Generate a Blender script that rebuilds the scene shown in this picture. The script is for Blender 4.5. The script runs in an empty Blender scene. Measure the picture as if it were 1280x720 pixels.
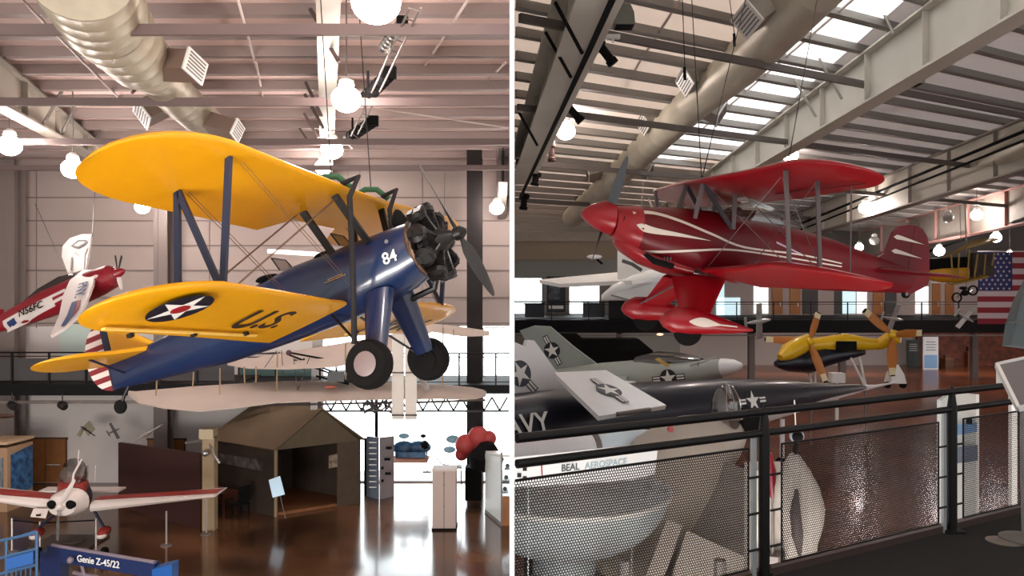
EXPO = 0.5; SKY_BACK = 0.75; SKY_FRONT = 7.0
import bpy, math, random
from mathutils import Vector as V, Matrix
random.seed(7)
S = bpy.context.scene; C = S.collection
PI = math.pi
F = 1000.0
def P(px, py, y): return V(((px-640)/F*y, y, (360-py)/F*y))
# ------------------------------------------------------------------ materials
MATS = {}
def lin(c):
    return tuple(((v/255)/12.92 if v/255 <= .04045 else ((v/255+.055)/1.055)**2.4) for v in c)
def mat(name, rgb, rough=.5, metal=0., noise=0., scale=4., emit=None, es=1., coat=0., bump=0., alpha=None, trans=0., spec=.5, rgb2=None):
    if name in MATS: return MATS[name]
    m = bpy.data.materials.new(name); m.use_nodes = True; nt = m.node_tree; b = nt.nodes['Principled BSDF']
    c = lin(rgb)
    b.inputs['Base Color'].default_value = (*c, 1); b.inputs['Roughness'].default_value = rough
    b.inputs['Metallic'].default_value = metal; b.inputs['Specular IOR Level'].default_value = spec
    if coat: b.inputs['Coat Weight'].default_value = coat; b.inputs['Coat Roughness'].default_value = .08
    if noise or bump or rgb2:
        tc = nt.nodes.new('ShaderNodeTexCoord'); n = nt.nodes.new('ShaderNodeTexNoise')
        n.inputs['Scale'].default_value = scale; n.inputs['Detail'].default_value = 5
        nt.links.new(tc.outputs['Object'], n.inputs['Vector'])
        if noise or rgb2:
            r = nt.nodes.new('ShaderNodeValToRGB')
            r.color_ramp.elements[0].position = .35; r.color_ramp.elements[1].position = .65
            c2 = lin(rgb2) if rgb2 else None
            r.color_ramp.elements[0].color = (*(c2 if c2 else [v*(1-noise) for v in c]), 1)
            r.color_ramp.elements[1].color = (*(c if c2 else [min(1, v*(1+noise)) for v in c]), 1)
            nt.links.new(n.outputs['Fac'], r.inputs['Fac']); nt.links.new(r.outputs['Color'], b.inputs['Base Color'])
        if bump:
            bp = nt.nodes.new('ShaderNodeBump'); bp.inputs['Strength'].default_value = bump; bp.inputs['Distance'].default_value = .02
            nt.links.new(n.outputs['Fac'], bp.inputs['Height']); nt.links.new(bp.outputs['Normal'], b.inputs['Normal'])
    if emit:
        b.inputs['Emission Color'].default_value = (*lin(emit), 1); b.inputs['Emission Strength'].default_value = es
    if trans: b.inputs['Transmission Weight'].default_value = trans
    MATS[name] = m; return m
def glass_mat(name, tint, a):
    m = bpy.data.materials.new(name); m.use_nodes = True; nt = m.node_tree; nt.nodes.clear()
    o = nt.nodes.new('ShaderNodeOutputMaterial'); t = nt.nodes.new('ShaderNodeBsdfTransparent'); g = nt.nodes.new('ShaderNodeBsdfGlossy')
    t.inputs[0].default_value = (*lin(tint), 1); g.inputs['Roughness'].default_value = .03
    mx = nt.nodes.new('ShaderNodeMixShader'); mx.inputs[0].default_value = a
    nt.links.new(t.outputs[0], mx.inputs[1]); nt.links.new(g.outputs[0], mx.inputs[2]); nt.links.new(mx.outputs[0], o.inputs[0])
    MATS[name] = m; return m
glass = glass_mat('clear_glass', (235, 240, 242), .08)
canopy_glass = glass_mat('canopy_glass', (205, 205, 205), .22)
smoke_glass = glass_mat('smoke_glass', (120, 125, 128), .2)
def translucent(name, rgb, fac=.3):
    m = bpy.data.materials.new(name); m.use_nodes = True; nt = m.node_tree; nt.nodes.clear()
    o = nt.nodes.new('ShaderNodeOutputMaterial'); t = nt.nodes.new('ShaderNodeBsdfTranslucent'); d = nt.nodes.new('ShaderNodeBsdfDiffuse')
    t.inputs[0].default_value = (*lin(rgb), 1); d.inputs[0].default_value = (*lin(rgb), 1)
    mx = nt.nodes.new('ShaderNodeMixShader'); mx.inputs[0].default_value = fac
    nt.links.new(t.outputs[0], mx.inputs[1]); nt.links.new(d.outputs[0], mx.inputs[2]); nt.links.new(mx.outputs[0], o.inputs[0])
    MATS[name] = m; return m
def perforated():
    m = bpy.data.materials.new('perforated_black_metal'); m.use_nodes = True; nt = m.node_tree; nt.nodes.clear()
    N = nt.nodes.new; L = nt.links.new
    o = N('ShaderNodeOutputMaterial'); tr = N('ShaderNodeBsdfTransparent'); b = N('ShaderNodeBsdfPrincipled')
    b.inputs['Base Color'].default_value = (.007, .0065, .0065, 1); b.inputs['Roughness'].default_value = .6; b.inputs['Specular IOR Level'].default_value = .25
    tc = N('ShaderNodeTexCoord'); sep = N('ShaderNodeSeparateXYZ'); L(tc.outputs['UV'], sep.inputs[0])
    def M(op, a, bb=None):
        n = N('ShaderNodeMath'); n.operation = op
        for i, q in enumerate((a, bb)):
            if q is None: continue
            if isinstance(q, (int, float)): n.inputs[i].default_value = q
            else: L(q, n.inputs[i])
        return n.outputs[0]
    # hexagonal rows of round holes, UV in metres
    pitch = .0175; u = M('DIVIDE', sep.outputs[0], pitch); v = M('DIVIDE', sep.outputs[1], pitch*.866)
    row = M('FLOOR', v); sh = M('MULTIPLY', M('FLOORED_MODULO', row, 2.), .5)
    fu = M('SUBTRACT', M('FRACT', M('ADD', u, sh)), .5); fv = M('MULTIPLY', M('SUBTRACT', M('FRACT', v), .5), .866)
    d = M('SQRT', M('ADD', M('MULTIPLY', fu, fu), M('MULTIPLY', fv, fv)))
    hole = M('LESS_THAN', d, .36)
    mx = N('ShaderNodeMixShader'); L(hole, mx.inputs[0]); L(b.outputs[0], mx.inputs[1]); L(tr.outputs[0], mx.inputs[2]); L(mx.outputs[0], o.inputs[0])
    return m
# ------------------------------------------------------------------ mesh builder
PM = {}; CLIP = 0
class MB:
    def __init__(s): s.v = []; s.f = []; s.uv = None
    def add(s, vs, fs):
        n = len(s.v); s.v += [V(p) for p in vs]; s.f += [tuple(i+n for i in f) for f in fs]; return s
    def box(s, c, d, R=None):
        x, y, z = d[0]/2, d[1]/2, d[2]/2; c = V(c)
        vs = [V(p) for p in ((-x,-y,-z),(x,-y,-z),(x,y,-z),(-x,y,-z),(-x,-y,z),(x,-y,z),(x,y,z),(-x,y,z))]
        if R is not None: vs = [R @ p for p in vs]
        return s.add([p+c for p in vs], [(0,3,2,1),(4,5,6,7),(0,1,5,4),(1,2,6,5),(2,3,7,6),(3,0,4,7)])
    def beam(s, a, b, w, h, up=(0,0,1)):
        a, b = V(a), V(b); d = (b-a); L = d.length; d = d/L; u = V(up)
        if abs(d.dot(u)) > .98: u = V((1,0,0))
        r = d.cross(u).normalized(); u = r.cross(d)
        R = Matrix((r, d, u)).transposed()
        return s.box((a+b)/2, (w, L, h), R)
    def tube(s, pts, r, n=8, cap=True):
        pts = [V(p) for p in pts]; rs = r if isinstance(r, (list, tuple)) else [r]*len(pts)
        rings = []; pr = None
        for i, p in enumerate(pts):
            d = (pts[min(i+1, len(pts)-1)] - pts[max(i-1, 0)]).normalized()
            if pr is None:
                u = V((0,0,1)) if abs(d.z) < .9 else V((1,0,0)); pr = d.cross(u).normalized()
            pr = (pr - d*pr.dot(d)).normalized(); q = d.cross(pr)
            rings.append([p + (pr*math.cos(2*PI*k/n) + q*math.sin(2*PI*k/n))*rs[i] for k in range(n)])
        return s.loft(rings, cap)
    def loft(s, rings, cap=True, close=True):
        n = len(rings[0]); vs = [p for r in rings for p in r]; fs = []
        for i in range(len(rings)-1):
            for k in range(n if close else n-1):
                a = i*n+k; b = i*n+(k+1) % n; fs.append((a, b, b+n, a+n))
        if cap: fs.append(tuple(range(n-1, -1, -1))); fs.append(tuple((len(rings)-1)*n+k for k in range(n)))
        return s.add(vs, fs)
    def lathe(s, prof, o=(0,0,0), ax=(0,0,1), n=20, cap=True):
        o = V(o); a = V(ax).normalized(); u = V((0,0,1)) if abs(a.z) < .9 else V((1,0,0)); p = a.cross(u).normalized(); q = a.cross(p)
        rings = [[o + a*h + (p*math.cos(2*PI*k/n)+q*math.sin(2*PI*k/n))*max(r, 1e-4) for k in range(n)] for r, h in prof]
        return s.loft(rings, cap)
    def prism(s, pts, ex):
        pts = [V(p) for p in pts]; ex = V(ex); n = len(pts)
        return s.add(pts+[p+ex for p in pts], [tuple(range(n-1,-1,-1)), tuple(range(n, 2*n))]+[(k, (k+1) % n, (k+1) % n+n, k+n) for k in range(n)])
    def slab(s, pts, t):   # polygon thickened along its own normal
        pts = [V(p) for p in pts]; nrm = V((0,0,0))
        for i in range(len(pts)): nrm += (pts[i]-pts[0]).cross(pts[(i+1) % len(pts)]-pts[0])
        nrm.normalize(); return s.prism([p-nrm*t/2 for p in pts], nrm*t)
    def ball(s, c, r, n=16, m=10, sq=(1,1,1)):
        c = V(c); rings = []
        for i in range(m+1):
            a = PI*i/m; rr = max(math.sin(a), 1e-3)
            rings.append([c+V((rr*math.cos(2*PI*k/n)*r*sq[0], rr*math.sin(2*PI*k/n)*r*sq[1], -math.cos(a)*r*sq[2])) for k in range(n)])
        return s.loft(rings)
    def build(s, name, m, parent=None, local=False, smooth=False, ang=35):
        me = bpy.data.meshes.new(name); vs = s.v
        if CLIP:
            W = [PM[parent] @ p for p in vs] if (parent is not None and local) else vs
            if min(CLIP*p.x for p in W) < .014:
                import bmesh
                if max(CLIP*p.x for p in W) < .03: W = None
                else:
                    bm = bmesh.new(); bv = [bm.verts.new(p) for p in W]
                    for f in s.f:
                        try: bm.faces.new([bv[i] for i in f])
                        except ValueError: pass
                    r = bmesh.ops.bisect_plane(bm, geom=bm.verts[:]+bm.edges[:]+bm.faces[:], plane_co=(CLIP*.014, 0, 0), plane_no=(-CLIP, 0, 0), clear_outer=True)
                    bmesh.ops.holes_fill(bm, edges=[e for e in bm.edges if e.is_boundary and all(abs(v.co.x-CLIP*.014) < 1e-4 for v in e.verts)])
                    bm.verts.index_update(); W = [v.co.copy() for v in bm.verts]; s.f = [tuple(v.index for v in f.verts) for f in bm.faces]; bm.free()
                    if local and parent is not None: I = PM[parent].inverted(); W = [I @ p for p in W]
                    vs = W
        off = None
        if parent is not None:
            if not local:
                I = PM[parent].inverted(); vs = [I @ p for p in vs]
        else:
            xs = [p.x for p in vs]; ys = [p.y for p in vs]; zs = [p.z for p in vs]
            off = V(((min(xs)+max(xs))/2, (min(ys)+max(ys))/2, min(zs))); vs = [p-off for p in vs]
        me.from_pydata([tuple(p) for p in vs], [], s.f); me.validate()
        import bmesh
        bm = bmesh.new(); bm.from_mesh(me); bmesh.ops.recalc_face_normals(bm, faces=bm.faces); bm.to_mesh(me); bm.free()
        if smooth:
            me.polygons.foreach_set('use_smooth', [True]*len(me.polygons))
            me.set_sharp_from_angle(angle=math.radians(ang))
        o = bpy.data.objects.new(name, me); C.objects.link(o); me.materials.append(m)
        if parent is not None: o.parent = parent; PM[o] = PM[parent]
        else: o.location = off; PM[o] = Matrix.Translation(off)
        return o
def thing(name, label, cat, loc=(0,0,0), group=None, R=None):
    o = bpy.data.objects.new(name, None); C.objects.link(o); o.empty_display_size = .2
    M = Matrix.Translation(V(loc))
    if R is not None: M = M @ R.to_4x4()
    o.matrix_world = M; PM[o] = M.copy(); o['label'] = label; o['category'] = cat
    if group: o['group'] = group
    return o
def tag(o, label, cat, group=None, kind=None):
    o['label'] = label; o['category'] = cat
    if group: o['group'] = group
    if kind: o['kind'] = kind
    return o
def struct(mb, name, m, smooth=False):
    o = mb.build(name, m, smooth=smooth); o['kind'] = 'structure'; return o
def dup(root, loc, label, group=None):
    r = root.copy(); C.objects.link(r); r.location = loc; r['label'] = label; PM[r] = Matrix.Translation(V(loc))
    if group: r['group'] = group
    for ch in list(root.children):
        c = ch.copy(); C.objects.link(c); c.parent = r
        for g in list(ch.children):
            d = g.copy(); C.objects.link(d); d.parent = c
    return r
def text(name, s, m, parent, org, right, up, size, local=True, ext=.003, align='CENTER', sx=1.):
    cu = bpy.data.curves.new(name, 'FONT'); cu.body = s; cu.size = size; cu.extrude = ext; cu.align_x = align; cu.align_y = 'CENTER'
    cu.offset = size*.012
    o = bpy.data.objects.new(name, cu); C.objects.link(o); cu.materials.append(m)
    r = V(right).normalized(); n = r.cross(V(up)).normalized(); u = n.cross(r)
    M = Matrix.Translation(V(org)) @ Matrix((r*sx, u, n)).transposed().to_4x4()
    if not local and parent is not None: M = PM[parent].inverted() @ M
    bpy.context.view_layer.update()
    me = bpy.data.meshes.new_from_object(o.evaluated_get(bpy.context.evaluated_depsgraph_get())); bpy.data.objects.remove(o)
    me.transform(M)
    if CLIP:
        import bmesh
        bm = bmesh.new(); bm.from_mesh(me); W = PM[parent]; bm.transform(W)
        bmesh.ops.bisect_plane(bm, geom=bm.verts[:]+bm.edges[:]+bm.faces[:], plane_co=(CLIP*.014, 0, 0), plane_no=(-CLIP, 0, 0), clear_outer=True)
        bm.transform(W.inverted()); bm.to_mesh(me); bm.free()
    me.materials.clear(); me.materials.append(m); me.name = name
    o = bpy.data.objects.new(name, me); C.objects.link(o); o.parent = parent; PM[o] = PM[parent]
    return o
def star_pts(r, rot=0, inner=.382):
    return [(math.sin(rot+k*PI/5)*(r if k % 2 == 0 else r*inner), math.cos(rot+k*PI/5)*(r if k % 2 == 0 else r*inner)) for k in range(10)]
def roundel(parent, org, right, up, r, local=True, bars=True, dot=False, e=.004, dm=None, wm=None):
    r_ = V(right).normalized(); n = r_.cross(V(up)).normalized(); u = n.cross(r_); o = V(org)
    def q(a, b, k): return o + r_*a + u*b + n*k
    dm = dm or navy_ink; wm = wm or white_ink
    if bars:
        MB().prism([q(a*r, b*r, e) for a, b in ((-1.95,-.3),(1.95,-.3),(1.95,.36),(-1.95,.36))], n*e).build('insignia_bar_border', dm, parent, local)
        for sx in (-1, 1):
            MB().prism([q(sx*a*r, b*r, 2.2*e) for a, b in ((.85,-.2),(1.85,-.2),(1.85,-.02),(1.0,-.02),(1.0,.1),(1.85,.1),(1.85,.26),(.85,.26))], n*e).build('insignia_bar', wm, parent, local)
    MB().prism([q(math.cos(2*PI*k/28)*r, math.sin(2*PI*k/28)*r, 2.5*e) for k in range(28)], n*e).build('insignia_disc', dm, parent, local)
    mb = MB(); st = star_pts(r*.98); c0 = len(mb.v)
    mb.v += [q(0, 0, 4.5*e)] + [q(a, b, 4.5*e) for a, b in st]; mb.f += [(0, 1+k, 1+(k+1) % 10) for k in range(10)]
    mb.build('insignia_star', wm, parent, local)
    if dot:
        MB().prism([q(math.cos(2*PI*k/16)*r*.3, math.sin(2*PI*k/16)*r*.3, 5*e) for k in range(16)], n*e).build('insignia_centre', red_ink, parent, local)
def onpl(pl, px, py, lift=0.):
    a, b, c = pl; n = (b-a).cross(c-a).normalized(); n = -n if n.y > 0 else n
    d = P(px, py, 1); return d*((a+n*lift).dot(n)/d.dot(n))
def planar(pl, pix): return [onpl(pl, x, y) for x, y in pix]
# ------------------------------------------------------------------ palette
white_ink = mat('white_ink', (232, 232, 228), .4); navy_ink = mat('navy_ink', (16, 20, 34), .4); red_ink = mat('red_ink', (150, 28, 34), .4)
black_paint = mat('black_paint', (11, 10, 10), .45, spec=.3); black_matt = mat('black_matt', (12, 11, 11), .85, spec=.2)
steel = mat('dull_steel', (120, 112, 108), .5, .3, noise=.1); galv = mat('galvanised', (176, 168, 148), .42, .35, noise=.12, scale=2)
beam_l = mat('brown_grey_beam', (100, 84, 82), .55); beam_r = mat('warm_grey_beam', (96, 88, 84), .55)
rafter_m = mat('pale_rafter_paint', (196, 190, 178), .6, noise=.05, scale=.7); rafter_d = mat('grey_rafter_paint', (150, 143, 134), .6, noise=.05)
purlin_l = mat('purlin_grey_pink', (150, 134, 130), .6); purlin_r = mat('purlin_grey', (140, 135, 130), .6)
deck_l = translucent('roof_deck_lamp_tint', (222, 198, 192), .92); deck_r = translucent('roof_deck_pale', (236, 226, 218), .66); deck_g = translucent('roof_deck_grey', (214, 208, 206), .74)  # left deck colour holds the lamps' pink tint; translucency added to brighten all three
white_p = mat('white_paint', (228, 226, 222), .35); offwhite = mat('off_white', (205, 198, 190), .5, noise=.04)
rubber = mat('black_rubber', (13, 12, 12), .85, noise=.2, scale=20, spec=.2); lamp_glow = mat('lamp_glow', (255, 250, 245), emit=(255, 240, 232), es=70)
lamp_off = mat('unlit_globe', (190, 188, 182), .2, alpha=1, trans=.4); chrome = mat('bright_metal', (190, 190, 190), .25, .8)
wood = mat('oak_door', (150, 96, 50), .45, noise=.12, scale=3)
# ------------------------------------------------------------------ camera, world, render
cam = bpy.data.cameras.new('camera'); co = bpy.data.objects.new('camera', cam); C.objects.link(co)
cam.sensor_width = 36; cam.lens = 36*F/1280; cam.clip_end = 300; cam.clip_start = .05
co.location = (0, 0, 0); co.rotation_euler = (PI/2, 0, 0); S.camera = co
S.view_settings.view_transform = 'Standard'; S.view_settings.look = 'None'; S.view_settings.gamma = 1; S.view_settings.use_curve_mapping = False
S.view_settings.exposure = EXPO
S.cycles.max_bounces = 7; S.cycles.diffuse_bounces = 3; S.cycles.glossy_bounces = 3; S.cycles.transparent_max_bounces = 12; S.cycles.use_denoising = True
S.cycles.caustics_reflective = False; S.cycles.caustics_refractive = False; S.cycles.sample_clamp_indirect = 8
w = bpy.data.worlds.new('sky'); S.world = w; w.use_nodes = True; nt = w.node_tree; bg = nt.nodes['Background']
tc = nt.nodes.new('ShaderNodeTexCoord'); sp = nt.nodes.new('ShaderNodeSeparateXYZ'); nt.links.new(tc.outputs['Generated'], sp.inputs[0])
rp = nt.nodes.new('ShaderNodeMapRange'); rp.inputs['From Min'].default_value = -.25; rp.inputs['From Max'].default_value = .35
rp.inputs['To Min'].default_value = SKY_BACK; rp.inputs['To Max'].default_value = SKY_FRONT; nt.links.new(sp.outputs['Y'], rp.inputs['Value'])
nt.links.new(rp.outputs[0], bg.inputs['Strength']); bg.inputs['Color'].default_value = (1, .98, .97, 1)
# ------------------------------------------------------------------ left hall shell
FL = -7.3
def zl(y): return 8.19-.118*y
struct(MB().box((-13, 15, FL-.1), (26, 34, .2)), 'floor_left_hall', None or mat('polished_dark_concrete', (124, 84, 56), .17, noise=0, rgb2=(60, 42, 32), scale=.4, bump=.02, coat=.3))
struct(MB().prism([(-26,-2,zl(-2)),(-.02,-2,zl(-2)),(-.02,30.2,zl(30.2)),(-26,30.2,zl(30.2))], (0,0,.12)), 'ceiling_left_hall', deck_l)
struct(MB().box((-26.1, 14, 0), (.2, 32.4, 16.5)), 'wall_left', offwhite)
# added wall in place of the white gap between two views: begins in front of the viewer, runs to the far end
struct(MB().box((0, 34, 0), (.021, 61, 20)), 'added_divider', mat('divider_white', (250, 250, 250), .6))
# far wall: upper sheeting with ribs, lower white plaster, daylight opening on the right
YW = 30
def wz(py): return (360-py)/F*YW
def wx(px): return (px-640)/F*YW
sheet = mat('wall_sheet_beige', (166, 151, 145), .6, noise=.05, scale=.4)
struct(MB().box(((-26-.02)/2, YW+.1, (5.2+wz(408))/2), (25.98, .2, 5.2-wz(408))), 'wall_far_upper', sheet)
plaster = mat('white_plaster', (214, 206, 202), .7, noise=.03, scale=.5)
mb = MB(); mb.box(((-26+wx(402))/2, YW+.1, (wz(408)+FL)/2), (wx(402)+26, .2, wz(408)-FL)); struct(mb, 'wall_far_lower', plaster)
struct(MB().box(((wx(402)-.02)/2, YW+.1, (wz(604)+FL)/2-.0), (-.02-wx(402), .2, .1)), 'trim_1', steel)
rib = mat('sheet_rib', (122, 108, 104), .6)
for i, py in enumerate((213, 247, 276, 307, 338, 372, 404)):
    struct(MB().box(((-26-.02)/2, YW-.02, wz(py)), (25.9, .05, .05)), 'trim_%d' % (i+2), rib)
for i, px in enumerate((46, 262, 450, 528)):
    struct(MB().box((wx(px), YW-.015, (wz(205)+wz(410))/2), (.02, .03, wz(205)-wz(410))), 'trim_%d' % (i+20), rib)
# windows of the far wall: three bays of panes with mullions
pale = mat('mullion_pale', (230, 232, 234), .5)
bays = [(402, 470), (470, 585), (603, 639)]
for i, (a, b) in enumerate(bays):
    w0 = thing('window_%d' % (i+1), '', '', (wx((a+b)/2), YW+.1, wz(604))); del w0['label']; del w0['category']; w0['kind'] = 'structure'
    MB().box((wx((a+b)/2), YW+.1, (wz(411)+wz(603))/2), (wx(b)-wx(a)-.1, .02, wz(411)-wz(603)-.1)).build('pane', glass, w0)
    mb = MB()
    for q in (a, b): mb.box((wx(q), YW+.1, (wz(410)+wz(604))/2), (.1, .14, wz(410)-wz(604)))
    for q in (410, 603): mb.box((wx((a+b)/2), YW+.1, wz(q)), (wx(b)-wx(a), .1, .06))
    mb.build('window_frame', pale, w0)
for i, (a, b, t_, b_) in enumerate([(300, 396, 455, 478)]):
    w0 = MB().box((wx((a+b)/2), YW-.02, (wz(t_)+wz(b_))/2), (wx(b)-wx(a), .06, wz(t_)-wz(b_))).build('window_4', mat('green_grey_glass', (86, 112, 110), .15)); w0['kind'] = 'structure'
w0 = MB().box((wx(97), YW-.02, (wz(405)+wz(450))/2), (wx(118)-wx(76), .06, wz(405)-wz(450))).build('window_5', mat('pale_green_panel', (198, 216, 208), .4)); w0['kind'] = 'structure'  # flat pale green panel on the wall face
# columns
colm = mat('column_grey', (120, 108, 104), .5); cold = mat('column_dark', (36, 32, 32), .7, spec=.2)
for i, (a, b, y, bot) in enumerate(((2, 25, 29.2, FL), (196, 213, 29.2, FL), (584, 603, 28.2, FL))):
    xa, xb = (a-640)/F*y, (b-640)/F*y; z1 = zl(y)
    mb = MB(); w_ = xb-xa
    mb.box(((xa+xb)/2, y, (z1+bot)/2), (w_*.25, w_*1.1, z1-bot)).box(((xa+xb)/2, y-w_*.5, (z1+bot)/2), (w_, .05, z1-bot)).box(((xa+xb)/2, y+w_*.5, (z1+bot)/2), (w_, .05, z1-bot))
    struct(mb, 'steel_column', colm if i < 2 else cold)
# roof purlins
for k in range(19):
    y = 9.6+k*1.1
    struct(MB().box((-13, y, zl(y)-.13), (25.9, .10, .24)).box((-13, y+.1, zl(y)-.24), (25.9, .2, .02)), 'roof_purlin', purlin_l)
# tie bars
for y, z, t_ in ((12.4, 4.0, .17), (17.2, 4.0, .17), (21.9, 4.0, .17), (26.6, 4.0, .17)):
    struct(MB().box((-13, y, z), (25.9, t_*.5, t_)), 'tie_beam', beam_l)
# tapered rafters: web, lower flange, stiffeners
def rafter(p0, p1, zt, zb0, zb1, name, wm, fm, fw=.45, n=8):
    (x0, y0), (x1, y1) = p0, p1
    def q(t, z): return V((x0+(x1-x0)*t, y0+(y1-y0)*t, z))
    d = V((x1-x0, y1-y0, 0)).normalized(); s_ = V((d.y, -d.x, 0))
    zt0, zt1 = zt(x0, y0), zt(x1, y1)
    r = thing(name, '', '', q(.5, zb0)); del r['label']; del r['category']; r['kind'] = 'structure'
    MB().prism([q(0, zt0)-s_*.04, q(1, zt1)-s_*.04, q(1, zb1)-s_*.04, q(0, zb0)-s_*.04], s_*.08).build('web', wm, r)
    mb = MB(); mb.beam(q(0, zb0), q(1, zb1), fw, .06); mb.beam(q(0, zt0-.04), q(1, zt1-.04), fw, .05); mb.build('flange', fm, r)
    mb = MB()
    for k in range(1, n):
        t = k/n; zb = zb0+(zb1-zb0)*t; z2 = zt0+(zt1-zt0)*t
        for sg in (-1, 1): mb.beam(q(t, zb)+s_*sg*.11, q(t, z2)+s_*sg*.11, .16, .03, up=tuple(d))
    mb.build('stiffener', fm, r)
    return r
ZL = lambda x, y: zl(y)-.28
rafter((-11.3, 12), (-14.4, 29.8), ZL, 4.7, 4.2, 'roof_rafter', rafter_m, rafter_d)
rafter((-2.75, 12), (-6.9, 29.8), ZL, 4.75, 4.15, 'roof_rafter', rafter_d, rafter_m, .4)
rafter((-.3, 27), (1.0-1.4, 29.8), ZL, 3.6, 2.6, 'roof_rafter', cold, steel, .3, 3)
# fly braces from the centre rafter
for (a, b, y) in (((388, 12), (404, 38), 14.8), ((405, 46), (424, 78), 15.5), ((382, 103), (402, 145), 20), ((381, 118), (404, 160), 21), ((380, 142), (398, 172), 23), ((374, 160), (386, 178), 25)):
    struct(MB().tube([P(*a, y), P(*b, y*.985)], .05, 4), 'fly_brace', beam_l)
for (a, b, y) in (((128, 50), (112, 64), 16), ((146, 72), (133, 84), 18), ((163, 90), (150, 100), 20), ((176, 107), (165, 116), 22)):
    struct(MB().tube([P(*a, y), P(*b, y*.98)], .05, 4), 'fly_brace', beam_l)
for (a, ya, b, yb, r) in (((588, -5), 15.5, (506, 120), 24, .035), ((632, 78), 19.5, (590, 120), 24, .03), ((506, 120), 24, (478, 168), 28, .03),
                       ((18, -10), 13, (158, 132), 24, .03), ((320, 78), 19.5, (338, 168), 28, .03), ((460, 134), 22, (636, 160), 22, .02), ((296, -5), 15, (322, 90), 21, .03)):
    struct(MB().tube([P(*a, ya), P(*b, yb)], r, 6), 'bracing_rod', mat('pale_rod', (206, 192, 186), .5))
# left rafter bracing struts
for (a, b, y) in (((82, 105), (53, 158), 22), ((94, 133), (76, 170), 23.5), ((136, 142), (118, 176), 26)):
    struct(MB().tube([P(*a, y), P(*b, y)], .05, 4), 'fly_brace', steel)
# far mezzanine with railing
def mezz(x0, x1, yf, zd, th, name, dm, pm, rh=1.07, sp=1.25, infill=None, back=None, gm='railing of the far gallery', lbl='', post_top=None, yb=3):
    struct(MB().box(((x0+x1)/2, yf+yb/2, zd-th/2), (x1-x0, yb, th)), name, dm)
    t = thing('guard_railing', lbl, 'railing', ((x0+x1)/2, yf+.05, zd))
    mb = MB()
    mb.tube([(x0, yf+.05, zd+rh), (x1, yf+.05, zd+rh)], .03, 6); mb.build('handrail', pm, t, smooth=True)
    mb = MB(); mb.tube([(x0, yf+.05, zd+rh*.88), (x1, yf+.05, zd+rh*.88)], .018, 6); mb.tube([(x0, yf+.05, zd+.1), (x1, yf+.05, zd+.1)], .018, 6); mb.build('rail', pm, t)
    n = int((x1-x0)/sp)
    for k in range(n+1):
        x = x0+.1+k*sp
        if x < x1: MB().box((x, yf+.05, zd+rh/2), (.06, .06, rh)).build('post', pm, t)
    if infill: MB().box(((x0+x1)/2, yf+.09, zd+rh*.45), (x1-x0, .01, rh*.72)).build('infill_panel', infill, t)
    return t
dark_mesh = mat('dark_mesh_panel', (66, 64, 66), .6); deckdark = mat('deck_edge_dark', (17, 16, 19), .7, spec=.2)
mezz(-22, -9.4, 27, -3.25, .38, 'gallery_floor', deckdark, black_paint, infill=dark_mesh, lbl='black gallery railing behind the yellow tail of the big blue biplane')
mezz(-9.4, -.05, 27.2, -3.3, .30, 'gallery_floor', deckdark, black_paint, lbl='black gallery railing against the bright windows behind the canvas glider')
struct(MB().box((-15, 27.05, -3.86), (13, .1, .1)), 'gallery_edge_trim', steel)
mb = MB()
for k in range(12):
    x = -6.4+k*.52; mb.tube([(x, 27.1, -3.7), (x+.26, 27.1, -4.15)], .03, 4); mb.tube([(x+.26, 27.1, -4.15), (x+.52, 27.1, -3.7)], .03, 4)
mb.box((-3.3, 27.1, -4.17), (6.4, .06, .06)); struct(mb, 'gallery_truss', black_paint)
# gallery track spots hanging under edge
spot = mat('spot_black', (24, 22, 24), .5)
for i, (px, py, lb) in enumerate(((15, 507, 'black track spotlight under the gallery edge at the far left'), (78, 507, 'black track spotlight under the gallery, right of the first one'))):
    c = P(px, py, 26.9); t = thing('track_spotlight', lb, 'spotlight', c, 'spotlights under the left gallery')
    MB().tube([c+V((0,0,.42)), c+V((0,0,.1))], .02, 6).build('stem', spot, t); MB().lathe([(.08,-.2),(.13,-.12),(.13,.14),(.09,.2)], c, (.8,-.6,-.2), 12).build('lamp_can', spot, t, smooth=True)
# doors in the far wall
def door(n, a, b, t_, b_, yv, m, bar=True):
    x0, x1 = (a-640)/F*yv, (b-640)/F*yv; z1, z0 = (360-t_)/F*yv, (360-b_)/F*yv
    d = thing('door_%d' % n, '', '', ((x0+x1)/2, yv, z0)); del d['label']; del d['category']; d['kind'] = 'structure'
    w_ = (x1-x0)/2
    for k in range(2): MB().box((x0+w_*(k+.5), yv-.03, (z0+z1)/2), (w_-.03, .06, z1-z0-.04)).build('door_leaf', m, d)
    MB().box(((x0+x1)/2, yv-.01, z1), (x1-x0+.14, .06, .08)).box((x0, yv-.01, (z0+z1)/2), (.07, .06, z1-z0)).box((x1, yv-.01, (z0+z1)/2), (.07, .06, z1-z0)).build('door_frame', mat('door_frame_brown', (92, 60, 38), .5), d)
    if bar: MB().box((x0+w_*1.45, yv-.12, z0+(z1-z0)*.42), (w_*.7, .05, .05)).build('push_bar', chrome, d)
    return d
door(1, 32, 83, 548, 603, YW, wood); door(2, 186, 231, 549, 603, YW, wood, False)
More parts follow.
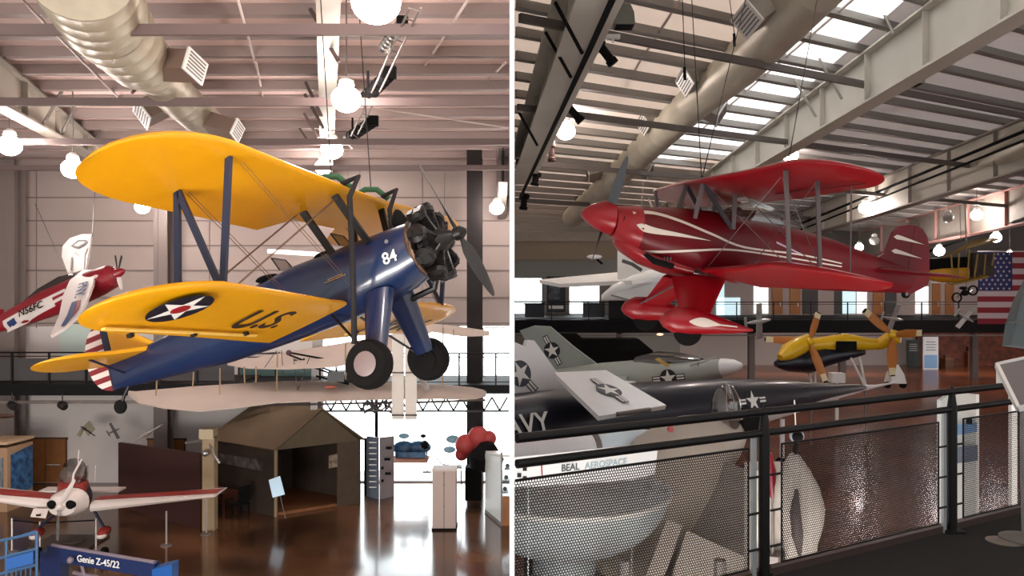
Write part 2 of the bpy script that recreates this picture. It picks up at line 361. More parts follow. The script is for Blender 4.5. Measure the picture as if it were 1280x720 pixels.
# ------------------------------------------------------------------ duct with steps and diffusers (left)
t = thing('spiral_air_duct', 'pale round ventilation duct running under the ceiling above the yellow wing', 'duct', P(165, 45, 14.5))
def duct(pts, rs, parent, m, n=28, rib=.5):
    mb = MB(); R_ = []; Q = []
    for i in range(len(pts)-1):
        a, b = V(pts[i]), V(pts[i+1]); L = (b-a).length; k = max(2, int(L/rib))
        for j in range(k):
            t0 = j/k; r = rs[i]+(rs[i+1]-rs[i])*t0; p = a+(b-a)*t0; d = (b-a).normalized()
            Q += [p, p+d*.03, p+d*.06]; R_ += [r, r*1.012, r]
    Q.append(V(pts[-1])); R_.append(rs[-1])
    mb.tube(Q, R_, n); mb.build('duct_shell', m, parent, smooth=True, ang=60)
pl = [P(100, -40, 11), P(128, 20, 13), P(172, 72, 15.3), P(196, 92, 16.6), P(222, 122, 18.8), P(262, 158, 22.5), P(285, 185, 26)]
duct(pl, [.72, .70, .60, .46, .46, .46, .42], t, galv)
def diffuser(c, d, up, w_, h_, L, parent, m, face=None):
    d = V(d).normalized(); r = d.cross(V(up)).normalized(); u = r.cross(d); c = V(c); R = Matrix((r, d, u)).transposed()
    o = MB().box(c, (w_, L, h_), R).build('duct_branch', m, parent)
    g = MB().box(c+d*(L/2+.02), (w_*1.15, .04, h_*1.15), R).build('grille_frame', white_p, o)
    mb = MB()
    for k in range(6): mb.box(c+d*(L/2+.045)+u*h_*(k/6-.42), (w_*.9, .02, h_*.07), R)
    mb.build('grille', mat('grille_grey', (120, 116, 116), .5), o)
galvd = mat('galvanised_brown', (128, 108, 96), .5, .2)
diffuser(P(220, 82, 15.2), (1, -.25, -.1), (0,.3,1), .55, .4, .8, t, galvd)
diffuser(P(278, 158, 20.5), (1, -.1, -.3), (0,.3,1), .5, .4, .8, t, galvd)
diffuser(P(192, 136, 19.5), (-.6, -.5, -.5), (0,.3,1), .6, .5, .6, t, galvd)
# ------------------------------------------------------------------ globe lamps
def zr(x, y): return 7.5+.0437*x-.0765*y
def lamp(px, py, rpx, label, R=.3, group='glowing globe lamps under the roof', off=False, zc=None):
    y = min(R/rpx*F, 27.5 if px < 640 else 50); R = rpx*y/F; c = P(px, py, y)
    top = (zl(y) if px < 640 else zr(c.x, c.y))-.03
    t = thing('globe_lamp', label, 'lamp', c, group)
    MB().ball(c, R, 20, 12, (1, 1, .88)).build('globe', lamp_off if off else lamp_glow, t, smooth=True)
    MB().lathe([(R*.35, R*.8), (R*.55, R*.95), (R*.5, R*1.25), (R*.2, R*1.5)], c, (0,0,1), 16).build('lamp_cap', white_p, t, smooth=True)
    MB().tube([c+V((0,0,R*1.4)), V((c.x, c.y, max(top, c.z+R*1.5)))], .015, 6).build('stem', steel, t)
    return t
GL = 'glowing globe lamps in the left hall'; GR = 'glowing globe lamps in the right hall'
lamp(470, 2, 31, 'largest glowing globe lamp, cut by the top edge of the left view', group=GL)
lamp(433, 124, 18.5, 'glowing globe lamp second from the top in the middle row', group=GL)
lamp(415, 187, 13.5, 'glowing globe lamp third down the middle row above yellow wing', group=GL)
lamp(404, 209, 10.5, 'glowing globe lamp lowest in the middle row, touching the yellow wing edge', group=GL)
lamp(12, 182, 14, 'glowing globe lamp at the far left edge of the picture', group=GL)
lamp(91, 211, 13.5, 'glowing globe lamp left of the rounded yellow wingtip', group=GL)
lamp(178, 259, 9, 'glowing globe lamp just under the rear edge of the yellow wing', group=GL)
lamp(621, 260, 9, 'glowing globe lamp beside the white divider behind the propeller', group=GL)
# projector / track fixtures on a truss right of the middle row
t = thing('lighting_truss', 'dark lighting truss beside the middle row of globe lamps', 'truss', P(480, 100, 14))
mb = MB()
for dx in (0, 14): mb.tube([P(512+dx, 10, 11.5), P(472+dx*.7, 100, 16), P(434+dx*.5, 180, 23)], .02, 6)
for k in range(14):
    s_ = k/13; a = P(512-78*s_, 10+170*s_, 11.5+11*s_); b = P(526-85*s_, 14+172*s_, 11.5+11*s_); mb.tube([a, b], .012, 4)
mb.build('truss_bars', steel, t)
for a, b, y, w_, lb in (((503, 28), (478, 62), 13, .2, 'long cylindrical projector with chrome sides, highest on the truss'), ((487, 92), (455, 125), 16.5, .3, 'black finned spotlight halfway down the lighting truss'), ((466, 152), (434, 174), 21, .32, 'black spotlight cluster at the lower end of the truss')):
    A, B = P(*a, y), P(*b, y*1.06); t = thing('theatre_spotlight', lb, 'spotlight', (A+B)/2, 'theatre spotlights on the truss')
    d = (B-A).normalized(); L = (B-A).length
    prof = [(w_*.35, 0), (w_*.5, .02)]
    for k in range(7): prof += [(w_*.5, L*(k+.2)/8), (w_*.42, L*(k+.35)/8), (w_*.42, L*(k+.6)/8), (w_*.5, L*(k+.75)/8)]
    prof += [(w_*.5, L*.95), (w_*.3, L)]
    MB().lathe(prof, A, tuple(d), 16).build('lamp_body', black_matt if w_ > .2 else chrome, t, smooth=True)
    MB().beam(A+d*L*.5+V((-w_*.6,0,0)), A+d*L*.5+V((-w_*.6,0,.35)), .03, .05).beam(A+d*L*.5+V((w_*.6,0,0)), A+d*L*.5+V((w_*.6,0,.35)), .03, .05).build('yoke', black_matt, t)
    MB().box(A+V((0,0,.02)), (w_*.9, w_*.5, w_*.8)).build('rear_housing', black_matt, t)
t = MB().tube([P(335, 314, 27), P(401, 318, 27)], .07, 8).build('white_tube_lamp', mat('tube_glow', (255,250,240), emit=(255,245,235), es=1.6), smooth=True)
tag(t, 'slim white tube seen behind the cockpit of the blue biplane', 'lamp')
# ------------------------------------------------------------------ aircraft helpers
AF = [(1, .002), (.9, .022), (.7, .058), (.5, .085), (.3, .1), (.15, .088), (.05, .058), (.012, .03), (0, .008), (.012, -.006), (.05, -.012), (.2, -.014), (.5, -.014), (.8, -.008), (1, -.002)]
def wing(st, tk=1., sym=False):
    """st: stations (y, xLE, xTE, z)"""
    rings = []
    for q_ in st:
        y, xl, xt, z = q_[:4]; zt_ = q_[4] if len(q_) > 4 else z
        c = xl-xt; tt = tk*min(c, 1.6)
        rings.append([V((xl-a*c, y, z+(zt_-z)*a+(b if not sym or b > 0 else -AF[(14-i)][1])*tt)) for i, (a, b) in enumerate(AF)])
    return MB().loft(rings)
def tipst(y0, y1, xl0, xt0, xc, z0, z1, n=7, sw=0, e=2.2, zt0=None, zc=None):
    """rounded tip; with zt0 the leading and trailing edges converge to height zc"""
    out = []
    for k in range(n+1):
        a = PI/2*k/n; y = y0+(y1-y0)*math.sin(a); s = max(.02, math.cos(a)**(2/e))
        if zt0 is None: out.append((y, xc+(xl0-xc)*s, xc+(xt0-xc)*s, z0+(z1-z0)*math.sin(a)))
        else: out.append((y, xc+(xl0-xc)*s, xc+(xt0-xc)*s, zc+(z0-zc)*s, zc+(zt0-zc)*s))
    return out
class Fus:
    def __init__(s, sec, n=2.4): s.sec = sec; s.n = n
    def at(s, X):
        q = s.sec
        if X >= q[0][0]: return q[0][1:]
        if X <= q[-1][0]: return q[-1][1:]
        for i in range(len(q)-1):
            if q[i][0] >= X >= q[i+1][0]:
                t = (q[i][0]-X)/(q[i][0]-q[i+1][0]); t = t
                return tuple(q[i][k]+(q[i+1][k]-q[i][k])*t for k in (1, 2, 3))
    def side(s, X, Z):
        hw, zt, zb = s.at(X); zc, hh = (zt+zb)/2, (zt-zb)/2
        r = min(.999, abs((Z-zc)/hh)); return hw*(1-r**s.n)**(1/s.n)
    def mesh(s, m=28, sub=3):
        rings = []
        q = s.sec
        for i in range(len(q)-1):
            for j in range(sub):
                X = q[i][0]+(q[i+1][0]-q[i][0])*j/sub; rings.append(s.ring(X, m))
        rings.append(s.ring(q[-1][0], m)); return MB().loft(rings)
    def ring(s, X, m):
        hw, zt, zb = s.at(X); zc, hh = (zt+zb)/2, (zt-zb)/2; o = []
        for k in range(m):
            a = 2*PI*k/m; c, d = math.cos(a), math.sin(a)
            o.append(V((X, hw*math.copysign(abs(c)**(2/s.n), c), zc+hh*math.copysign(abs(d)**(2/s.n), d))))
        return o
    def decal(s, up, lo, sgn, off=.006, n=24):
        """strip on the side between curves up(t), lo(t) -> (X,Z)"""
        mb = MB(); vs = []; M_ = 4
        for k in range(n+1):
            (xa, za), (xb, zb) = up(k/n), lo(k/n)
            for j in range(M_+1):
                x, z = xa+(xb-xa)*j/M_, za+(zb-za)*j/M_; vs.append(V((x, sgn*(s.side(x, z)+off), z)))
        fs = [(k*(M_+1)+j, k*(M_+1)+j+1, (k+1)*(M_+1)+j+1, (k+1)*(M_+1)+j) for k in range(n) for j in range(M_)]
        return mb.add(vs, fs)
def curve(pts):
    """piecewise smooth interpolation"""
    def f(t):
        n = len(pts)-1; i = min(int(t*n), n-1); u = t*n-i
        p0, p1, p2, p3 = [pts[max(0, min(n, j))] for j in (i-1, i, i+1, i+2)]
        return tuple(.5*((2*p1[k])+(-p0[k]+p2[k])*u+(2*p0[k]-5*p1[k]+4*p2[k]-p3[k])*u*u+(-p0[k]+3*p1[k]-3*p2[k]+p3[k])*u**3) for k in (0, 1))
    return f
def strut(mb, a, b, w=.05, h=.11): return mb.beam(a, b, w, h, up=(1, 0, 0))
def blade(hub, dirv, fwd, R, cw, tw=.5, tipcut=1.):
    """tapering twisted propeller blade"""
    d = V(dirv).normalized(); f = V(fwd).normalized(); s_ = d.cross(f); rings = []
    for t, c, th in ((.04, .3, .9), (.12, .35, .8), (.25, .8, .5), (.45, 1, .3), (.7, .92, .2), (.88, .72, .13), (.97, .5*tipcut, .08), (1, .2*tipcut, .05)):
        a = -tw*(1.25-t); cv = s_*math.cos(a)+f*math.sin(a); nv = f*math.cos(a)-s_*math.sin(a)
        rings.append([V(hub)+d*R*t+cv*math.cos(q)*cw*c/2+nv*math.sin(q)*cw*th/2*.35 for q in [2*PI*k/10 for k in range(10)]])
    return MB().loft(rings)
def pix2body(M, px, py, axis, val):
    I = M.inverted(); o = I @ V((0,0,0)); d = (I @ P(px, py, 1)) - o
    t = (val-o[axis])/d[axis]; return o+d*t
# ================================================================== BLUE / YELLOW TRAINER BIPLANE
yel = mat('yellow_fabric', (214, 152, 3), .42, noise=.05, scale=.8, coat=.2); blu = mat('blue_fuselage_paint', (13, 36, 72), .3, noise=.08, scale=1.2, coat=.5)
blud = mat('dark_blue_strut', (18, 27, 54), .45); engblk = mat('engine_black', (14, 13, 14), .42, .3, noise=.4, scale=14)
alu = mat('worn_aluminium', (130, 132, 132), .4, .6, noise=.2, scale=9); strm = mat('stripe_red', (120, 30, 36), .5); strw = mat('stripe_white', (218, 205, 198), .5)
Rb = Matrix(((.897, .329, -.29), (-.299, .944, .146), (.322, -.045, .945)))
import mathutils
Rb = Rb.to_quaternion().to_matrix()
bp = thing('training_biplane', 'large blue and yellow biplane with U.S. on its wing, hanging in the left hall', 'airplane', (-2.35, 13.03, -.10), R=Rb)
MBp = PM[bp]
ZU, ZLo = 1.50, -.10
# upper wing in one piece with rounded tips
st = tipst(-3.5, -4.95, .64, -.94, -.24, 1.60, 7, 8, zt0=1.38, zc=1.42)[::-1]+[(-2.4, .6, -.98, 1.57, 1.39), (-.95, .54, -1.08, 1.54, 1.40), (-.62, .54, -.6, 1.52, 1.44), (.62, .52, -.6, 1.5, 1.44), (.95, .5, -1.08, 1.52, 1.38), (2, .46, -1.12, 1.57, 1.42)]+tipst(3.5, 4.95, .40, -1.15, -.3, 1.66, 7, 8, zt0=1.5, zc=1.60)
wing(st).build('upper_wing', yel, bp, True, True, 50)
for sg in (-1, 1):
    o_x = 0 if sg < 0 else -.25
    st = [(sg*.42, -.17, -1.74, -.12, -.27), (sg*.8, -.15, -1.71, -.12, -.26), (sg*2.4, -.02+o_x*.5, -1.52+o_x*.5, -.07, -.21)]+tipst(sg*3.5, sg*4.8, .07+o_x, -1.42+o_x, -.85+o_x*.2, -.05, 7, 8, zt0=-.18, zc=-.10)
    lw = wing(st).build('lower_wing', yel, bp, True, True, 50)
    # aileron line and hinge fittings on the lower wing
    MB().beam((-1.33, sg*1.3, -.272), (-1.16, sg*4.3, -.205), .06, .02).build('aileron_gap_strip', mat('strip_pale_yellow', (244, 206, 110), .4), lw, True)
    for yy in (1.6, 2.7, 3.8): MB().box((-1.27, sg*yy, -.255), (.07, .06, .05)).build('hinge', engblk, lw, True)
    # interplane N struts
    f0, f1, r0, r1 = (.40, sg*3.33, 1.55), (-.20, sg*3.3, -.04), (-.49, sg*3.3, 1.46), (-.93, sg*3.3, -.08)
    for a, b in ((f0, f1), (r0, r1), (r0, f1)): strut(MB(), a, b, .05, .085).build('interplane_strut', blud, bp, True)
    for a, b in (((.3, sg*.75, 1.5), (.45, sg*.38, .70)), ((-.32, sg*.75, 1.46), (-.2, sg*.40, .74))):
        strut(MB(), a, b, .06, .11).build('cabane_strut', black_paint, bp, True)
    mb = MB()
    for dx in (0, .05):
        mb.tube([(.44+dx, sg*3.2, ZU-.03), (.1+dx, sg*.5, ZLo+.02)], .0045, 4); mb.tube([(-.49+dx, sg*3.2, ZU-.03), (-.9+dx, sg*.5, ZLo+.02)], .006, 4)
        mb.tube([(-.22+dx, sg*3.2, ZLo+.06), (.3+dx, sg*.7, ZU-.03)], .006, 4); mb.tube([(-1.0+dx, sg*3.2, ZLo+.06), (-.45+dx, sg*.7, ZU-.03)], .006, 4)
    mb.build('bracing_wire', mat('bronze_wire', (92, 70, 50), .5), bp, True)
# fuselage
fb = Fus([(1.12, .45, .84, -.08), (.8, .47, .85, -.18), (.3, .48, .86, -.27), (-.5, .47, .87, -.31), (-1.1, .46, .88, -.31), (-1.9, .42, .82, -.30), (-2.9, .33, .68, -.27), (-4, .22, .59, -.16), (-4.9, .12, .54, -.07), (-5.45, .04, .5, 0)])
fo = fb.mesh().build('fuselage', blu, bp, True, True, 40)
MB().lathe([(.3, 0), (.46, 0), (.47, .06), (.44, .07)], (1.12, 0, .38), (1, 0, 0), 28).build('firewall_ring', mat('bronze_ring', (140, 112, 92), .35, .6), bp, True, True)
for xc in (-.55, -1.75):   # two cockpits with windshields and headrest
    MB().lathe([(.18, 0), (.21, .02), (.18, .05)], (xc, 0, .85), (0, 0, 1), 20).build('cockpit_rim', black_matt, bp, True, True)
    ws = MB()
    for a, b in (((xc+.42, -.24, .87), (xc+.3, -.2, 1.12)), ((xc+.3, -.2, 1.12), (xc+.3, .2, 1.12)), ((xc+.3, .2, 1.12), (xc+.42, .24, .87))): ws.tube([a, b], .012, 5)
    ws = ws.build('windshield_frame', engblk, bp, True); MB().slab([(xc+.42, -.24, .87), (xc+.3, -.2, 1.12), (xc+.3, .2, 1.12), (xc+.42, .24, .87)], .006).build('windshield_pane', canopy_glass, ws, True)
MB().lathe([(.12, 0), (.13, .16), (.07, .3), (.03, .34)], (.85, .12, .83), (.0, 0, 1), 12).build('filler_neck', black_matt, bp, True, True)
# silver lettering 84 and marks
c84 = pix2body(MBp, 487, 322, 1, -.485)
text('number', '84', white_ink, bp, c84, (1, 0, 0), (0, 0, 1), .26, ext=.004)
q = pix2body(MBp, 483, 302, 1, -.485); MB().lathe([(.035, 0), (.03, .012)], q, (0, -1, 0), 12).build('fuselage_port_cap', alu, bp, True)
for (a, b) in (((406, 354), (432, 343)), ((410, 350), (428, 342))):
    A = pix2body(MBp, *a, 1, -.49); B = pix2body(MBp, *b, 1, -.49); MB().tube([A, B], .012, 6).build('step_handle', chrome, bp, True)
# underside of the near lower wing: star and U.S.
def under(px, py): 
    p = pix2body(MBp, px, py, 2, ZLo+.0-.0); return p
wn_ = (1, 0, .09)
def under(px, py):
    I = MBp.inverted(); c0 = I @ V((0,0,0)); d = (I @ P(px, py, 1))-c0; n = V((-.09, 0, 1)).normalized(); o = V((-.75, -2.5, -.185)); return c0+d*((o-c0).dot(n)/d.dot(n))
p = under(225, 385); roundel(bp, p, (0, 1, -.0), wn_, .40, bars=False, dot=True, e=.004)
text('letters', 'U.S.', mat('letter_black', (40, 24, 16), .5), bp, under(331, 401), (0, 1, 0), wn_, .86, ext=.004, sx=.84)
# large black letters on the far lower wing
text('letters', 'ARMY', mat('letter_black', (40, 24, 16), .5), bp, (-.95, 2.6, -.235), (0, 1, 0), wn_, .8, ext=.004)
# tail: stabiliser, elevator, fin, striped rudder
for sg in (-1, 1):
    wing([(sg*.04, -4.4, -5.62, .5, .47)]+tipst(sg*.7, sg*1.70, -4.75, -5.75, -5.3, .52, 7, 6, zt0=.46, zc=.50), .55, True).build('stabilizer', yel, bp, True, True, 50)
    MB().tube([(-5.0, sg*.9, .47), (-5.1, sg*.05, .2)], .02, 6).build('stabilizer_strut', blud, bp, True)
ft = [(-4.35, .55), (-4.9, .95), (-5.2, 1.26), (-5.34, 1.3), (-5.34, .45)]
MB().prism([(x, -.03, z) for x, z in ft], (0, .06, 0)).build('fin', yel, bp, True)
rud = [(-5.12, .12)]+[(-5.12-.62*math.sin(PI*k/14)**.8, .12+1.26*(1-math.cos(PI*k/14))/2) for k in range(1, 14)]+[(-5.12, 1.38)]
def rx(z):
    a = math.acos(max(-1, min(1, 1-2*(z-.0-.02)/1.30))); return .62*math.sin(a)**.75
rd = MB(); N = 40

rudr = None
for k in range(13):
    mb = MB(); z0, z1 = .02+1.3*k/13, .02+1.3*(k+1)/13; pts = []
    a, b = rx(z0+.001), rx(z1-.001); mid = rx((z0+z1)/2)
    pts = [(-5.5, z0-.03), (-5.36-max(.16, a), z0-.03), (-5.36-max(.16, mid), (z0+z1)/2-.03), (-5.36-max(.16, b), z1-.03), (-5.5, z1-.03)]
    mb.prism([(x, -.025, z) for x, z in pts], (0, .05, 0)); mb.build('rudder_stripe', strm if k % 2 == 0 else strw, bp, True)
MB().prism([(x, -.027, z) for x, z in ((-5.35, .02), (-5.51, -.02), (-5.51, 1.28), (-5.35, 1.26))], (0, .054, 0)).build('rudder_band', blud, bp, True)
# tail wheel
MB().tube([(-5.0, 0, .12), (-5.3, 0, -.16), (-5.42, 0, -.3)], .03, 8).build('tail_strut', engblk, bp, True)
def wheel(parent, c, r, w_, ax, hub=.5, tm=None, hm=None, name='wheel'):
    o = MB().lathe([(r*.55, -w_*.42), (r*.86, -w_*.5), (r*.97, -w_*.3), (r, 0), (r*.97, w_*.3), (r*.86, w_*.5), (r*.55, w_*.42)], c, ax, 28).build(name, tm or rubber, parent, True, True, 50)
    a = V(ax).normalized()
    MB().lathe([(r*hub, -w_*.5), (r*hub*.9, -w_*.53), (.02, -w_*.56)], c, ax, 20).build('wheel_hub', hm or alu, o, True, True)
    MB().lathe([(r*hub, w_*.5), (r*hub*.9, w_*.53), (.02, w_*.56)], c, ax, 20).build('wheel_hub', hm or alu, o, True, True)
    return o
wheel(bp, (-5.45, 0, -.33), .13, .09, (0, 1, 0), .4, hm=black_matt, name='tail_wheel')
# main gear
hubm = mat('hub_cap_grey', (128, 112, 112), .45)
for sg in (-1, 1):
    wheel(bp, (.25, sg*1.02, -1.22), .375, .26, (0, 1, .12*sg), .5, hm=hubm if sg < 0 else black_matt)
    rings = []
    a, b = V((.38, sg*.34, -.12)), V((.30, sg*.84, -1.1))
    for t_ in (0, .25, .55, .8, 1):
        c = a+(b-a)*t_; hw = .26-.09*t_; hh = .17-.055*t_
        rings.append([c+V((math.cos(q)*hw, math.sin(q)*hh*.9, math.sin(q)*hh*.3*sg)) for q in [2*PI*k/16 for k in range(16)]])
    MB().loft(rings).build('gear_leg', blu, bp, True, True, 60)
    MB().tube([(.27, sg*.8, -1.06), (.25, sg*.98, -1.22)], .05, 8).build('axle', black_paint, bp, True)
    MB().tube([(-.5, sg*.4, -.2), (.2, sg*.82, -1.12)], .022, 6).build('gear_strut', black_paint, bp, True)
# radial engine
ec = V((1.36, 0, .40))
eng = MB().lathe([(.16, -.24), (.24, -.2), (.26, -.05), (.26, .08), (.2, .16), (.14, .24), (.08, .36), (.06, .44)], ec, (1, 0, 0), 24).build('engine', engblk, bp, True, True, 40)
for k in range(9):
    a = PI/2+2*PI*k/9; d = V((0, math.cos(a), math.sin(a))); s_ = V((0, -math.sin(a), math.cos(a)))
    prof = [(.13, .2)]
    for j in range(7): prof += [(.155, .24+j*.037), (.155, .25+j*.037), (.115, .258+j*.037), (.115, .27+j*.037)]
    prof += [(.16, .5), (.16, .58), (.09, .63)]
    MB().lathe(prof, ec, d, 12).build('engine_cylinder', engblk, eng, True, True, 30)
    mb = MB().box(ec+d*.6+V((.07, 0, 0))+s_*.02, (.1, .12, .08), Matrix((V((1,0,0)), s_, d)).transposed()).box(ec+d*.6+V((-.08, 0, 0)), (.1, .12, .08), Matrix((V((1,0,0)), s_, d)).transposed())
    mb.build('rocker_cover', engblk, eng, True)
    MB().tube([ec+d*.57+V((.12, 0, 0)), ec+d*.2+V((.16, 0, 0))], .016, 6).build('pushrod_tube', alu if k % 2 else engblk, eng, True)
    MB().tube([ec+d*.52+s_*.1+V((-.1, 0, 0)), ec+d*.38+s_*.16+V((-.2, 0, 0)), ec+d*.36+s_*.2+V((-.28, 0, 0))], .035, 6).build('intake_pipe', engblk, eng, True, True)
MB().lathe([(.2, -.12), (.44, -.1), (.46, -.02), (.2, 0)], ec, (1, 0, 0), 24).build('engine_baffle', engblk, eng, True, True)
MB().tube([ec+V((-.24, math.cos(a)*.42, math.sin(a)*.42)) for a in [2*PI*k/24 for k in range(25)]], .06, 8).build('exhaust_ring', mat('rusty_exhaust', (88, 70, 60), .5, .5, noise=.3, scale=8), eng, True, True)
MB().tube([ec+V((-.2, .3, -.4)), ec+V((-.35, .36, -.62)), ec+V((-.8, .36, -.66))], .055, 8).build('exhaust_pipe', engblk, eng, True, True)
# propeller: find the blade angle from the tips seen in the picture
hub = V((1.81, 0, .40)); R_ = Matrix(MBp.to_3x3()); best = None
for k in range(180):
    a = PI*k/180; d = V((0, math.cos(a), math.sin(a)))
    w1, w2 = MBp @ (hub+d*1.28), MBp @ (hub-d*1.28)
    def pj(p): return (640+F*p.x/p.y, 360-F*p.z/p.y)
    for u1, u2 in ((w1, w2), (w2, w1)):
        e = math.dist(pj(u1), (522, 203))+math.dist(pj(u2), (624, 367))
        if best is None or e < best[0]: best = (e, a)
print('prop fit', best)
d = V((0, math.cos(best[1]), math.sin(best[1])))
propm = mat('dark_prop', (52, 52, 52), .35, .3)
pr = MB().lathe([(.05, -.1), (.11, -.06), (.11, .05), (.07, .1), (.03, .14)], hub, (1, 0, 0), 18).build('propeller', engblk, bp, True, True)
blade(hub, d, (1, 0, 0), 1.30, .22, .5).build('propeller_blade', propm, pr, True, True, 50)
blade(hub, -d, (1, 0, 0), 1.27, .24, .9).build('propeller_blade', propm, pr, True, True, 50)
# suspension slings and cables of the blue biplane
zc = lambda y: zl(y)-.3
def cable_run(mbx, pts, r=.008): mbx.tube(pts, r, 5)
def cables(label, tops, m=black_paint):
    mb = MB()
    for a, b in tops: mb.tube([a, b], .009, 5)
    return tag(mb.build('suspension_cable', m), label, 'cable')
webb = mat('black_webbing', (20, 18, 20), .8); grn = mat('green_sling', (44, 92, 62), .8)
a0 = MBp @ V((.79, -.75, ZU+.04)); a1 = MBp @ V((.3, -.7, ZU+.2))
for (q, end, lb) in ((V((.79, -.8, ZU+.05)), 'near', 'black sling strap looped over the yellow upper wing and down past the landing gear'),):
    top = MBp @ q; s1 = P(437, 246, top.y-.05); s2 = P(441, 330, top.y-.1); s3 = P(443, 430, top.y-.15)
    o = MB().tube([MBp @ V((.5, -.8, ZU+.1)), top+V((0, -.02, .05)), s1, s2, s3], .045, 8).build('sling_strap', webb, smooth=True); tag(o, lb, 'strap', 'black lifting slings of the blue biplane')
top = MBp @ V((.79, .45, ZU+.05)); o = MB().tube([MBp @ V((.5, .5, ZU+.1)), top+V((0,-.02,.05)), P(487, 262, top.y-.05), P(490, 296, top.y-.1)], .04, 8).build('sling_strap', webb, smooth=True)
tag(o, 'short black sling strap beside the engine cowling', 'strap', 'black lifting slings of the blue biplane')
for q, lb in ((V((.3, -.75, ZU+.2)), 'green padded sling knot on the yellow wing under the globe lamps'), (V((.3, .5, ZU+.2)), 'green padded sling knot on the yellow wing nearer the engine')):
    c = MBp @ q; o = MB().tube([c+V((-.28,0,-.02)), c+V((-.1,0,.1)), c+V((.1,0,.1)), c+V((.3,0,-.06))], .05, 8).build('sling_pad', grn, smooth=True); tag(o, lb, 'sling', 'green sling pads')
    cables('thin suspension cable rising from the '+('left' if '-' in str(q.y) else 'right')+' green sling', [(c+V((0,0,.1)), V((c.x-.4, c.y+.5, zl(c.y+.5)-.05)))])
# ================================================================== RED AEROBATIC BIPLANE
red = mat('glossy_red', (148, 6, 22), .34, noise=.05, scale=1.5, coat=.15); redd = mat('deep_red', (100, 5, 18), .4, noise=.05, coat=.06, spec=.3)
trim = mat('cream_trim', (222, 210, 198), .4)
Rp = Matrix(((-.972, .196, .133), (-.206, -.978, -.052), (.12, -.078, .990))).to_quaternion().to_matrix()
rp_ = thing('aerobatic_biplane', 'glossy red aerobatic biplane with cream stripes hanging in the right hall', 'airplane', (2.82, 11.82, .40), R=Rp)
MR = PM[rp_]
ZU = 1.10
def ule(y): return .42-.115*abs(y)
near = tipst(2.2, 3.1, .14, -.80, -.50, 1.26, 7, 9, e=1.9, zt0=1.08, zc=1.17)
far = tipst(-2.2, -3.05, .0, -.85, -.48, 1.15, 7, 9, e=1.9, zt0=.97, zc=1.05)
st = far[::-1]+[(-1.2, .2, -.78, 1.13, .96), (-.3, .36, -.68, 1.11, .95), (-.22, .38, -.42, 1.11, 1.0), (.22, .38, -.42, 1.11, 1.0), (.3, .38, -.66, 1.11, .96), (1.2, .26, -.74, 1.17, 1.0)]+near
uw = wing(st, 1.1).build('upper_wing', red, rp_, True, True, 50)
MB().beam((-.45, 1.0, 1.02), (-.6, 2.7, 1.10), .02, .01).build('aileron_gap_strip', redd, uw, True)
